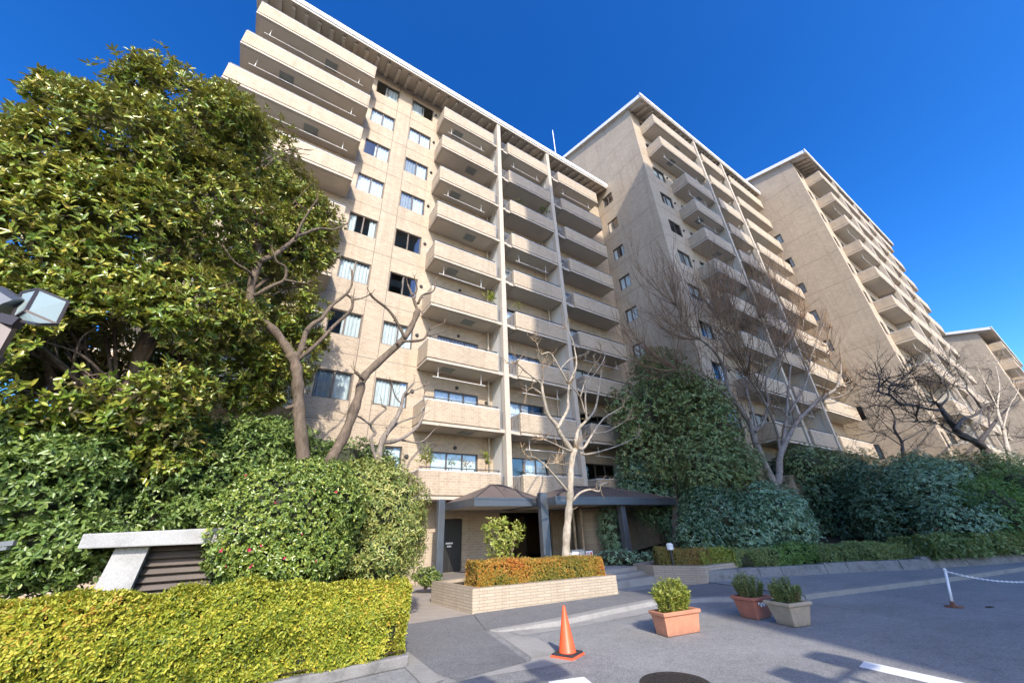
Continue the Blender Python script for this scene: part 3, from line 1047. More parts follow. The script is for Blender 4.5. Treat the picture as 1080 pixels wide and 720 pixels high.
P1 = 2.889
T1 = [3.94 + P1 * k for k in range(8, -1, -1)]
main = building('widest brick apartment block, behind the entrance canopies, fully seen from roof to ground floor', dict(
    x0=-5.0, x1=20.95, yw=16.1, yb=28, yf=14.8, ye=14.72, ze=28.62, zr=30.6, ry=22.4, tops=T1, rx0=-5.6, rx1=20.93,
    win=[(1.30, 2.72), (3.66, 5.12)], wdz=0.0, vj=[2.74, 3.62], hj=[(1.1, 2.725), (2.755, 3.605), (3.635, 5.4)], vents=[(5.32, .72), (7.55, 1.24), (9.2, 0.72)],
    cols=[dict(px0=-5.0, px1=1.0, sx0=-5, sx1=1, left='wall', right='wall', door=[(-3.9, -1.2)], hatch=True),
          dict(px0=5.44, px1=9.2, sx0=5.44, sx1=9.5, left='wall', right='open', door=[(6.4, 8.75)], gap=[(9.203, 9.505)]),
          dict(px0=10.42, px1=14.05, sx0=9.8, sx1=14.05, left='wall', right='open', door=[(10.6, 12.95)], gap=[(9.795, 10.41)], hatch=False),
          dict(px0=15.15, px1=19.4, sx0=14.5, sx1=19.4, left='wall', right='wall', door=[(15.6, 17.95)], gap=[(14.345, 15.14)], hatch=False)],
    fins=[(9.65, .09), (14.2, .09)], finz0=2.86, pipes=[(9.3, 15.98, 2.9, 28.4), (14.0 - .12, 15.98, 2.9, 28.4)],
    ground=[(6.98, 8.02, 0.3, 2.25), (9.9, 12.9, .3, 2.45)]))

K2 = 0.977
T2 = [33.1 - 2.93 * k for k in range(0, 11)]
tower2 = building('middle brick apartment block with a sharp shadow falling across its side wall', dict(
    x0=21.0, x1=40.7, yw=10.9, yb=29, yf=9.53, ye=9.45, ze=34.35, zr=37.6, ry=20, tops=T2, rx0=20.72, rx1=41.0,
    win=[(22.15, 23.65)], wdz=-.12, hj=[(21.1, 24.2)], shj=[(10.95, 20)], vents=[(23.95, .6)], sidewin=[(14.42, 15.5, -.38, .72)],
    cols=[dict(px0=24.25, top_px0=22.0, px1=28.0, sx0=24.25, sx1=28, left='wall', right='open', door=[(24.9, 27.4)], gap=[(28.003, 28.2)]),
          dict(px0=29.2, px1=32.75, sx0=28.5, sx1=33, left='wall', right='open', door=[(29.5, 32.0)], gap=[(28.5, 29.19)], hatch=False),
          dict(px0=34.0, px1=40.5, sx0=33.2, sx1=40.5, left='wall', right='wall', door=[(35.0, 38.4)], gap=[(33.2, 33.99)], hatch=False)],
    fins=[(28.35, .09), (33.05, .09)], finz0=1.0))

T3 = [34.37 - 3.13 * k for k in range(0, 11)]
tower3 = building('brick apartment block beyond the middle one, its blank side wall in full sun', dict(
    x0=41.2, x1=66.2, yw=5.84, yb=26, yf=4.49, ye=4.42, ze=35.75, zr=39.0, ry=18, tops=T3, rx0=40.9, rx1=69.0,
    win=[(41.75, 42.6)], wdz=-.2, hj=[], shj=[(5.9, 20)], vents=[], sidewin=[(9.35, 10.35, -.55, .6)],
    cols=[dict(px0=43.05, px1=47.5, sx0=43.05, sx1=47.5, left='wall', right='open', door=[(43.6, 46.4)], gap=[(47.503, 47.7)], hatch=False),
          dict(px0=48.7, px1=53.9, sx0=48, sx1=54, left='wall', right='open', door=[(49.2, 52.4)], gap=[(48.0, 48.69)], hatch=False),
          dict(px0=55.1, px1=59.2, sx0=54.5, sx1=59.4, left='wall', right='open', door=[(55.4, 58.4)], gap=[(54.4, 55.09)], hatch=False),
          dict(px0=60.4, px1=66.0, sx0=59.7, sx1=66, left='wall', right='wall', door=[(61, 64)], gap=[(59.7, 60.39)], hatch=False)],
    fins=[(47.85, .09), (54.2, .09), (59.55, .09)], finz0=1.0))

T4 = [24.0 - 3.0 * k for k in range(0, 7)]
tower4 = building('farthest brick apartment block, its shaded end wall behind the dark crooked tree', dict(
    x0=84.6, x1=112, yw=2.9, yb=24, yf=1.5, ye=1.44, ze=25.0, zr=28, ry=14, tops=T4, rx0=84.2, rx1=113,
    win=[(85.4, 86.6)], wdz=-.2, hj=[], shj=[], vents=[], sidewin=[(8.0, 9.4, -.4, .7), (14.0, 15.4, -.4, .7)],
    cols=[dict(px0=88, px1=95, sx0=88, sx1=95, left='wall', right='wall', door=[(89, 92)], hatch=False),
          dict(px0=97, px1=104, sx0=97, sx1=104, left='wall', right='wall', door=[(98, 101)], hatch=False)],
    fins=[], finz0=1.0))

# ground-floor door and dark entrance lobby of the main block
d = MB()
d.box(6.99, 8.01, 16.17, 16.23, 0.3, 2.24, 0)
d.box(7.48, 7.50, 16.165, 16.17, 0.35, 2.2, 1)
for q in range(7): d.box(7.1, 7.42, 16.16, 16.17, 1.55 + q * .07, 1.575 + q * .07, 1)
dd = d.build('entrance_door', [M['door'], M['dark']], main)
s = MB()
s.box(7.30, 7.62, 16.150, 16.158, 1.30, 1.36, 0); s.box(7.36, 7.56, 16.150, 16.158, 1.19, 1.25, 0)
s.build('door_sign', M['signwhite'], dd)
l = MB()
l.box(9.9, 12.9, 18.4, 18.45, .3, 2.45, 0)
for x in (9.93, 10.6, 11.3, 12.1, 12.87): l.box(x - .03, x + .03, 18.33, 18.4005, .3, 2.45, 1)
l.build('lobby_screen', [M['brown'], M['dark']], main)
# rooftop aerial
a = MB()
pt = at(586, 162, 18.5); pb = at(582.3, 137, 18.5)
a.tube([(pt.x, 18.5, 28.9), (pt.x, 18.5, pb.z - .4), (pt.x, 18.5, pb.z)], [.05, .045, .02], 8)
a.build('roof_aerial', M['white_metal'], main)

# the high block behind the viewpoint that shades the forecourt
cr = empty('apartment_tower', (8, -30, 0), 'tall pale apartment tower across the road whose shadow covers the forecourt', 'building')
mb = MB()
CX0, CX1, CY1, CZ = -2.1, 17.0, -25.0, 53.6
op = [(CX0 + 1.0 + 2.9 * i, CX0 + 2.9 + 2.9 * i, 1.0 + 3.0 * k, 2.6 + 3.0 * k) for i in range(6) for k in range(17)]
wall_grid(mb, 'y', CY1, CX0, CX1, 0, CZ, op, -.15)
mb.quad((CX0, CY1, 0), (CX0, CY1 - 14, 0), (CX0, CY1 - 14, CZ), (CX0, CY1, CZ))
mb.quad((CX1, CY1, 0), (CX1, CY1, CZ), (CX1, CY1 - 14, CZ), (CX1, CY1 - 14, 0))
mb.quad((CX0, CY1 - 14, 0), (CX1, CY1 - 14, 0), (CX1, CY1 - 14, CZ), (CX0, CY1 - 14, CZ))
mb.build('wall', M['grey_brick'], cr)
r = MB(); r.box(CX0 - .85, CX1 + .4, CY1 - 14.8, CY1 + .9, CZ, CZ + 1.2); r.build('roof', M['plaster'], cr)
for i in range(6):
    for k in range(0, 17):
        o = op[i * 17 + k]
        if i * 17 + k >= 96: break
        add_window(cr, (o[0] + o[1]) / 2, o[2], o[1] - o[0], o[3] - o[2], 'y', CY1 - .1, 'none', 2)


# ------------------------------------------------------------------ entrance canopies, steps, planters, walls
def canopy(label, x0, x1, y0, y1, z, rise, posts, ry):
    root = empty('entrance_canopy', ((x0 + x1) / 2, (y0 + y1) / 2, 0), label, 'canopy', 'hipped entrance canopies')
    m = MB()
    m.box(x0, x1, y0, y0 + .06, z, z + .26); m.box(x0, x0 + .06, y0 + .06, y1, z, z + .26); m.box(x1 - .06, x1, y0 + .06, y1, z, z + .26)
    m.box(x0 - .02, x1 + .02, y0 - .02, y0 - .002, z + .22, z + .285)
    m.build('fascia', M['steel'], root)
    m = MB()
    m.box(x0 + .06, x1 - .06, y0 + .06, y1, z + .03, z + .06)
    m.build('ceiling', M['soffit'], root)
    m = MB()
    hx = min((ry - y0) * 1.3, (x1 - x0) / 2 - .1)
    v = [(x0, y0, z + .262), (x1, y0, z + .262), (x1, y1, z + .262), (x0, y1, z + .262), (x0 + hx, ry, z + .26 + rise), (x1 - hx, ry, z + .26 + rise)]
    m.add(v, [(0, 1, 5, 4), (1, 2, 5), (2, 3, 4, 5), (3, 0, 4)])
    for a, b in ((0, 4), (1, 5), (4, 5)):                   # ridge and hip caps
        m.bar(Vector(v[a]) + Vector((0, 0, .02)), Vector(v[b]) + Vector((0, 0, .02)), .09, .03)
    k = 1
    while x0 + k * .45 < x1:                                 # standing seams on the front slope
        x = x0 + k * .45
        if x0 + hx < x < x1 - hx: m.bar((x, y0 + .02, z + .275), (x, ry - .03, z + .27 + rise), .025, .03)
        k += 1
    m.build('roof', M['canopy_roof'], root)
    for (px, py, w, dd, zt, zb) in posts:
        m = MB(); m.box(px - w / 2, px + w / 2, py - dd / 2, py + dd / 2, zb, zt); m.build('post', M['steel'], root, bevel=.015)
    return root


canopy('grey hipped canopy beside the osmanthus, sunlit, over the dark door', 6.72, 9.62, 12.6, 15.3, 2.5, .55, [(6.32, 14.55, .26, .26, 2.86, 0.0), (9.52, 12.35, .34, .22, 2.95, 0.0)], 13.5)
canopy('wider grey hipped canopy behind the pale bare tree, mostly in shade', 9.66, 16.9, 11.75, 15.2, 2.5, .62, [(13.5, 12.1, .26, .26, 2.5, 0.0)], 13.6)

# entrance floor and steps
mb = MB()
for i in range(3):
    mb.box(9.1, 12.0, 9.5 + i * .45, 16.0, 0.09 + .11 * i + (.002 if i else -.09), 0.09 + .11 * (i + 1))
so = mb.build('entrance_steps', M['concrete'])
tag(so, 'three shallow concrete steps climbing to the shaded entrance', 'steps')
mb = MB()
mb.box(6.3, 9.09, 12.3, 16.05, -.02, .30)
tag(mb.build('entrance_floor', M['paver']), None, None, None, 'structure')
# entrance side wall and slanting brown poles
ent = MB()
cpt = at(623, 560, 14.2)
ent.lathe([(.62, .3), (.62, 2.5)], (cpt.x, 14.2, 0), 28)
o = ent.build('round_brick_pillar', M['grey_brick'], None, True)
tag(o, 'round brick pillar under the wider canopy in shade', 'pillar')
for i, (ax, ay, bx, by) in enumerate([(612, 535, 615.5, 580), (604, 537, 608, 582)]):
    m = MB()
    p, q = at(ax, ay, 12.9), at(bx, by, 12.9)
    q.z = .3
    m.tube([q, Vector((p.x, 12.9, 2.52))], .045, 10)
    tag(m.build('brown_pole', M['twig_tan'], None, True), ['slim brown pole next to the round brick pillar', 'slim brown pole nearer the pale tree trunk'][i], 'pole', 'slim brown poles')


def planter_ring(name, poly, h, t, label, m, group, soil=True):
    root = empty(name, (*poly[0], 0), label, 'planter', group)
    mb = MB()
    n = len(poly)
    P = [Vector((*p, 0)) for p in poly]
    c = sum(P, Vector()) / n
    inn = []
    for i in range(n):
        a, b, d = P[i - 1], P[i], P[(i + 1) % n]
        n1 = Vector((-(b - a).y, (b - a).x, 0)).normalized(); n2 = Vector((-(d - b).y, (d - b).x, 0)).normalized()
        k = (n1 + n2); k = k / max(.3, k.dot(n1))
        inn.append(b + k * t)
    for i in range(n):
        j = (i + 1) % n
        mb.add([P[i], P[j], P[j] + Vector((0, 0, h)), P[i] + Vector((0, 0, h))], [(0, 1, 2, 3)])
        mb.add([inn[j], inn[i], inn[i] + Vector((0, 0, h)), inn[j] + Vector((0, 0, h))], [(0, 1, 2, 3)])
        mb.add([P[i] + Vector((0, 0, h)), P[j] + Vector((0, 0, h)), inn[j] + Vector((0, 0, h)), inn[i] + Vector((0, 0, h))], [(0, 1, 2, 3)])
    mb.build('brickwork', m, root)
    s_ = MB(); s_.add([p + Vector((0, 0, h - .08)) for p in inn], [tuple(range(n))]); s_.build('soil', M['soil'], root)
    return root


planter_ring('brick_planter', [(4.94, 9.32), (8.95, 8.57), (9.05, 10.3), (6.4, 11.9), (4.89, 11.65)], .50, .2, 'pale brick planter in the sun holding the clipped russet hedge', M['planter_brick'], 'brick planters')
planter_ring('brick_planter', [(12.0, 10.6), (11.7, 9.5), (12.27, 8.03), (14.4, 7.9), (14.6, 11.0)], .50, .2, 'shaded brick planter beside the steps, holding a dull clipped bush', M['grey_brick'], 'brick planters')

# low stone wall in front of the shrubs
mb = MB()
for i in range(len(WALL) - 1):
    a, b = Vector((*WALL[i], 0)), Vector((*WALL[i + 1], 0))
    n = Vector((-(b - a).y, (b - a).x, 0)).normalized()
    k = max(1, int((b - a).length / .75))
    for j in range(k):
        p, q = a.lerp(b, j / k), a.lerp(b, (j + 1) / k - .012 / (b - a).length)
        o0, o1 = random.uniform(-.02, .02), random.uniform(-.02, .02)
        h = (.36 if a.x < 18 else .42) + random.uniform(-.015, .015)
        lean = .06 if a.x < 18 else .16
        mb.add([p + n * o0, q + n * o0, q + n * .35, p + n * .35, p + n * (lean + o1) + Vector((0, 0, h)), q + n * (lean + o1) + Vector((0, 0, h)), q + n * .35 + Vector((0, 0, h)), p + n * .35 + Vector((0, 0, h))],
               [(0, 1, 5, 4), (4, 5, 6, 7), (1, 2, 6, 5), (3, 0, 4, 7), (2, 3, 7, 6)])
tag(mb.build('stone_wall', M['stone']), 'low grey stone retaining wall curving below the shaded shrubs', 'wall')
# low wall under the golden hedge
mb = MB()
mb.box(-9, 2.46, 6.55, 6.75, 0, .14)
tag(mb.build('hedge_wall', M['stone'], None, False, .02), 'low grey concrete wall at the foot of the golden hedge', 'wall')
sheet('kerb_strip', [(2.33, 5.6), (2.62, 5.7), (2.72, 7.3), (2.47, 7.3)], .012, M['kerb'])

# ------------------------------------------------------------------ concrete ventilation housing
vr = empty('ventilation_housing', (-1, 8.2, 0), 'white concrete ventilation housing with brown louvres behind the golden hedge', 'vent housing')
mb = MB()
mb.prism([(-1.72, 7.95), (-.1, 7.95), (-.1, 9.3), (-1.72, 9.3)], [1.66] * 4, [1.84, 1.88, 1.88, 1.84])
mb.build('cap', M['cap'], vr, bevel=.015)
mb = MB()
mb.add([(-1.52, 7.98, .2), (-1.12, 7.98, .2), (-1.12, 9.2, .2), (-1.52, 9.2, .2), (-1.36, 8.08, 1.655), (-1.0, 8.08, 1.655), (-1.0, 9.2, 1.655), (-1.36, 9.2, 1.655)],
       [(0, 1, 5, 4), (1, 2, 6, 5), (2, 3, 7, 6), (3, 0, 4, 7)])
mb.build('pier', M['cap'], vr)
mb = MB()
for i in range(13):
    z = .4 + i * .1
    mb.add([(-1.08, 8.22, z), (-.15, 8.22, z), (-.15, 8.30, z + .085), (-1.08, 8.30, z + .085), (-1.08, 8.24, z - .012), (-.15, 8.24, z - .012), (-.15, 8.32, z + .073), (-1.08, 8.32, z + .073)],
           [(0, 1, 2, 3), (7, 6, 5, 4), (0, 4, 5, 1), (2, 6, 7, 3)])
mb.box(-1.08, -.15, 8.36, 8.4, .3, 1.65, 1)
mb.build('louvre', [M['louvre'], M['dark']], vr)


# ------------------------------------------------------------------ street objects
def cone(loc):
    root = empty('traffic_cone', loc, 'orange traffic cone standing alone on the road', 'traffic cone')
    m = MB(); m.lathe([(.135, .045), (.125, .06), (.022, .60), (.016, .615)], loc, 32); m.build('body', M['orange'], root, True)
    m = MB()
    r = R_(20)
    def sq(h, z):
        return [(loc[0] + h * (math.cos(a + r)) * 1.414, loc[1] + h * math.sin(a + r) * 1.414, z) for a in (R_(45), R_(135), R_(225), R_(315))]
    m.add(sq(.19, .004) + sq(.18, .03), [(0, 1, 5, 4), (1, 2, 6, 5), (2, 3, 7, 6), (3, 0, 4, 7), (4, 5, 6, 7)], 0)
    m.build('base', M['orange'], root, bevel=.008)
    m = MB(); m.add(sq(.175, .031) + sq(.165, .05), [(0, 1, 5, 4), (1, 2, 6, 5), (2, 3, 7, 6), (3, 0, 4, 7), (4, 5, 6, 7)]); m.build('weight_ring', M['black'], root, bevel=.008)


cone((4.47, 5.45, 0))


def pot(corner, ang, w, d, h, taper, material, label, print_mark=False):
    """rectangular pot: front corner on the ground, ang = direction of its long side"""
    root = empty('plant_pot', (*corner, 0), label, 'plant pot', 'rectangular plant pots')
    u = Vector((math.cos(ang), math.sin(ang), 0)); v = Vector((-u.y, u.x, 0))
    c = Vector((*corner, 0)) + u * w / 2 + v * d / 2

    def ring(a, b, z): return [c + u * (sx * a / 2) + v * (sy * b / 2) + Vector((0, 0, z)) for sx, sy in ((-1, -1), (1, -1), (1, 1), (-1, 1))]
    W, D = w + taper, d + taper
    rs = [ring(w, d, .005), ring(W, D, h - .06), ring(W + .05, D + .05, h - .055), ring(W + .06, D + .06, h), ring(W - .03, D - .03, h), ring(W - .05, D - .05, h - .05)]
    m = MB()
    vs = [p for r_ in rs for p in r_]
    fs = [(3, 2, 1, 0)]
    for i in range(len(rs) - 1):
        for j in range(4): fs.append((i * 4 + j, i * 4 + (j + 1) % 4, i * 4 + 4 + (j + 1) % 4, i * 4 + 4 + j))
    m.add(vs, fs)
    body = m.build('pot', material, root, bevel=.01)
    m = MB(); m.add(ring(W - .045, D - .045, h - .055), [(0, 1, 2, 3)]); m.build('soil', M['soil'], root)
    if print_mark:                                            # painted flourish on the end face
        m = MB()
        f0 = c + u * (w / 2 + .028)
        pts = []
        for i in range(26):
            t = i / 25
            pts.append(f0 + v * ((t - .5) * d * .62) + u * (.022 + taper / 2 * .3) + Vector((0, 0, h * (.55 + .10 * math.sin(t * 17) + .05 * math.sin(t * 41)))))
        m.tube(pts, .011, 5); m.build('painted_mark', M['signwhite'], body)
    return root, c, W, D, h


pA = pot((6.349, 5.10), math.atan2(-.14, .70), .70, .28, .34, .06, M['terracotta'], 'largest terracotta pot standing in full sun')
pB = pot((8.56, 4.76), math.atan2(-.07, .43), .40, .34, .36, .10, M['dark_terracotta'], 'dark red terracotta pot in shade with a pale painted mark', False)
pC = pot((8.409, 4.06), math.atan2(-.10, .38), .38, .33, .36, .13, M['stoneware'], 'square tan stoneware pot in shade beside the dark red one')
# pale mark on the side of the dark red pot
m = MB()
pts = []
for i in range(30):
    t = i / 29
    x = 8.63 + t * .26; y = 4.748 - (x - 8.56) * .163
    pts.append((x, y - .037, .245 + .028 * math.sin(t * 19) + .014 * math.sin(t * 43)))
m.tube(pts, .011, 5)
m.build('painted_mark', M['signwhite'], pB[0])


def pot_plant(P, material, hgt, n, L, W, label, up=1.0, core=True):
    root_, c, Wd, Dp, h = P
    o = empty('potted_shrub', (c.x, c.y, h - .05), label, 'potted shrub', 'shrubs growing in pots')
    st = MB(); tips, ax = [], []
    for i in range(n):
        a = random.uniform(0, 6.28); rr = math.sqrt(random.random())
        bx = c + Vector((math.cos(a) * Wd * .36 * rr, math.sin(a) * Dp * .36 * rr, h - .06))
        lean = Vector((math.cos(a) * .5 * rr, math.sin(a) * .45 * rr, 1)).normalized()
        ln = hgt * (1 - .38 * rr ** 2) * random.uniform(.78, 1.05)
        q = [bx, bx + lean * ln * .5 + Vector((random.gauss(0, .015), random.gauss(0, .015), 0)), bx + lean * ln]
        st.tube(q, [.006, .004, .002], 4)
        for k in range(11):
            t = .18 + .82 * k / 10
            tips.append(bx.lerp(q[2], t)); ax.append(lean)
    st.build('stem', M['twig_grey'], o)
    v, N, vr_ = leaves(np.array([tuple(t) for t in tips]), np.array([tuple(a) for a in ax]), 5, L, W, (25, 75), .5, .5)
    link('foliage', leaf_mesh('foliage', v, N, vr_, material), o)


pot_plant(pA, M['fresh'], .52, 110, .062, .024, 'yellow green shrub in the largest terracotta pot')
pot_plant(pB, M['boxleaf'], .44, 120, .038, .013, 'dense dark green shrub in the dark red pot')
pot_plant(pC, M['boxleaf'], .42, 120, .04, .014, 'green bushy shrub in the tan stoneware pot')

# stanchion with a white plastic chain
root = empty('chain_post', (12.23, 2.79, 0), 'leaning white chain post on a rusty base plate in the shade', 'chain post')
top = Vector((12.45, 2.72, .60))
m = MB(); m.tube([(12.235, 2.787, .08), top], [.022, .022], 10); m.lathe([(.028, 0), (.03, .03), (.02, .05)], top, 10); m.build('pole', M['chain'], root, True)
m = MB(); m.lathe([(.14, .004), (.135, .018), (.04, .035), (.03, .10)], (12.23, 2.79, 0), 24); m.build('base', M['rust'], root, True)
m = MB()
end = Vector((14.2, .95, .62))
for i in range(64):
    t0, t1 = i / 64, (i + 1.35) / 64
    def sag(t):
        p = top.lerp(end, t); p.z -= .22 * 4 * t * (1 - t); return p
    a, b = sag(t0), sag(min(1, t1))
    dd_ = (b - a).normalized(); sd = dd_.cross(Vector((0, 0, 1))).normalized() if i % 2 else Vector((0, 0, 1))
    m.tube([a, a.lerp(b, .5) + sd * .013, b], .006, 5); m.tube([a, a.lerp(b, .5) - sd * .013, b], .006, 5)
tag(m.build('plastic_chain', M['chain']), 'white plastic chain sagging from the leaning post', 'chain')
root2 = empty('chain_post', (14.2, .95, 0), 'second white chain post holding the far end of the chain', 'chain post')
m = MB(); m.tube([(14.2, .95, .08), end], .022, 10); m.build('pole', M['chain'], root2, True)
m = MB(); m.lathe([(.14, .004), (.135, .018), (.04, .035), (.03, .10)], (14.2, .95, 0), 24); m.build('base', M['rust'], root2, True)
# dark bit of litter by the post
m = MB(); m.prism([(12.5, 2.35), (12.62, 2.31), (12.66, 2.38), (12.55, 2.42)], .004, .016)
tag(m.build('bark_scrap', M['bark_dark']), 'small dark scrap lying on the shaded road', 'litter')

# manhole cover
mc = (4.68, 3.78)
root = empty('manhole_cover', (*mc, 0), 'round rusty brown manhole cover in the sunlit road', 'manhole cover')
m = MB(); m.lathe([(.40, .001), (.40, .009), (.365, .009), (.365, .006)], (*mc, 0), 48); m.build('frame', M['iron'], root)
m = MB(); m.lathe([(.36, .0065), (.36, .010), (.01, .0102)], (*mc, 0), 48, 0)
for i in range(-8, 9):
    for j in range(-8, 9):
        x, y = i * .04, j * .04
        if x * x + y * y < .33 ** 2: m.box(mc[0] + x - .012, mc[0] + x + .012, mc[1] + y - .012, mc[1] + y + .012, .0103, .015)
m.build('lid', M['iron'], root)

# street lamp with a tilted lantern
lr = empty('street_lamp', (-1.6, 2.6, 0), 'street lamp with a tilted box lantern of frosted panes by the magnolia', 'street lamp')
LY = 3.0
c8 = {k: at(x, y, LY + dy) for k, (x, y, dy) in dict(a=(12, 337, 0), b=(40, 305, 0.10), c=(72, 318, .02), d=(60, 342, -.08), e=(27, 328, -.10), f=(40, 342, -.16), g=(23, 309, .16)).items()}
body = MB()
edges = [('a', 'g'), ('g', 'b'), ('b', 'c'), ('c', 'd'), ('e', 'd'), ('e', 'b'), ('a', 'e'), ('a', 'f'), ('f', 'd')]
for p, q in edges: body.bar(c8[p], c8[q], .014, .014)
hd = body.build('lantern_frame', M['lamp_frame'], lr)
g = MB()
g.add([c8['e'], c8['d'], c8['c'], c8['b']], [(0, 1, 2, 3)]); g.add([c8['a'], c8['e'], c8['b'], c8['g']], [(0, 1, 2, 3)]); g.add([c8['a'], c8['f'], c8['d'], c8['e']], [(0, 1, 2, 3)])
back_ = at(50, 325, LY + .28)
g.add([c8['a'], c8['g'], c8['b'], c8['c'], c8['d'], c8['f'], back_], [(1, 0, 6), (2, 1, 6), (3, 2, 6), (4, 3, 6), (5, 4, 6), (0, 5, 6)])
g.build('pane', M['lamp_glass'], hd)
m = MB()
h0 = at(10, 340, LY - .02); h1 = at(-12, 378, LY - .05); base = Vector((h1.x - .12, h1.y, 0))
m.bar(h0, h1, .06, .05); m.bar(at(21, 341, LY - .06), at(2, 336, LY - .02), .05, .05)
m.tube([h1 + Vector((.02, 0, .03)), h1 + Vector((-.06, 0, -.12)), Vector((base.x, base.y, h1.z - .4)), base], [.045, .045, .045, .06], 12)
m.build('pole', M['lamp_frame'], lr)
m = MB()
m.tube([at(8, 330, LY + .1), at(-14, 318, LY + .1)], [.10, .11], 14)
m.build('lamp_housing', M['steel'], lr)
# two tall lamps behind the viewpoint whose shadows fall on the road
for i, (hx_, hy_, lb) in enumerate([(0.62, -2.75, 'tall twin lantern street lamp behind the golden hedge corner'), (3.7, -5.0, 'tall twin lantern street lamp further along the road')]):
    o = empty('street_lamp', (hx_, hy_, 0), lb, 'street lamp')
    m = MB(); m.tube([(hx_, hy_, 0), (hx_, hy_, 5.9)], [.07, .045], 12); m.bar((hx_ - .55, hy_, 5.9), (hx_ + .55, hy_, 5.9), .06, .06); m.build('pole', M['lamp_frame'], o)
    for sgn in (-1, 1):
        m = MB(); x = hx_ + sgn * .5
        m.prism([(x - .20, hy_ - .2), (x + .20, hy_ - .2), (x + .20, hy_ + .2), (x - .20, hy_ + .2)], 5.93, 6.25); m.build('lantern', M['lamp_glass'], o, bevel=.03)
# small floodlight among the leaves by the hedge
m = MB()
q = at(2, 577, 6.9)
fl = empty('floodlight', (q.x, q.y, 0), 'small dark floodlight poking up behind the golden hedge', 'floodlight')
m.bar(q + Vector((-.12, 0, .02)), q + Vector((.08, 0, .04)), .10, .05); m.bar(q + Vector((-.12, 0, -.03)), q + Vector((.05, 0, -.01)), .10, .03)
m.build('head', M['steel'], fl)
m = MB(); m.tube([(q.x - .05, q.y, q.z), (q.x - .05, q.y, .2)], .02, 8); m.build('stake', M['dark'], fl)

# boxes and board by the entrance, seen over the russet hedge
for i, (pxa, pya, w, mm, lb) in enumerate([(607, 580.5, .30, 'signwhite', 'grey and white box on the entrance floor nearest the pale trunk'), (614, 579.5, .26, 'cap', 'plain pale bin between the patterned box and the red and white board')]):
    t = at(pxa, pya, 11.6)
    b = empty('storage_bin', (t.x, 11.6, .0), lb, 'bin')
    m = MB(); m.box(t.x - w / 2, t.x + w / 2, 11.6, 11.9, .05, t.z - .03); m.build('body', M[mm], b, bevel=.02)
    m = MB(); m.box(t.x - w / 2 - .015, t.x + w / 2 + .015, 11.585, 11.915, t.z - .028, t.z + .012); m.build('lid', M['grey_rail'], b, bevel=.008)
    if i == 0:
        m = MB()
        for k in range(4): m.box(t.x - w / 2 + .03 + k * .065, t.x - w / 2 + .075 + k * .065, 11.594, 11.598, t.z - .19, t.z - .12 + .02 * (k % 2))
        m.build('label', M['steel'], b)
t = at(621.5, 580.5, 11.6)
b = empty('notice_board', (t.x, 11.6, 0), 'white notice board with red marks at the entrance', 'notice board')
m = MB(); m.box(t.x - .16, t.x + .16, 11.6, 11.63, .3, t.z); m.box(t.x - .13, t.x - .1, 11.63, 11.9, .05, .6); m.box(t.x + .1, t.x + .13, 11.63, 11.9, .05, .6); m.build('board', M['signwhite'], b)
m = MB()
for (x, z, w, h) in ((.03, -.05, .10, .07), (-.12, -.05, .08, .03), (.07, -.2, .07, .1), (-.12, -.22, .12, .05)):
    m.box(t.x + x, t.x + x + w, 11.592, 11.597, t.z + z - h, t.z + z)
m.build('red_mark', M['red'], b)
# white garden light among the shrubs
t = at(706.5, 576, 9.0)
b = empty('garden_light', (t.x, 9.0, .4), 'small white garden light behind the dull clipped bush', 'garden light')
m = MB(); m.lathe([(.10, -.09), (.11, .06), (.06, .10)], t, 14); m.build('head', M['signwhite'], b)
m = MB(); m.tube([(t.x, 9.0, .4), (t.x, 9.0, t.z - .09)], .03, 8); m.build('post', M['dark'], b)

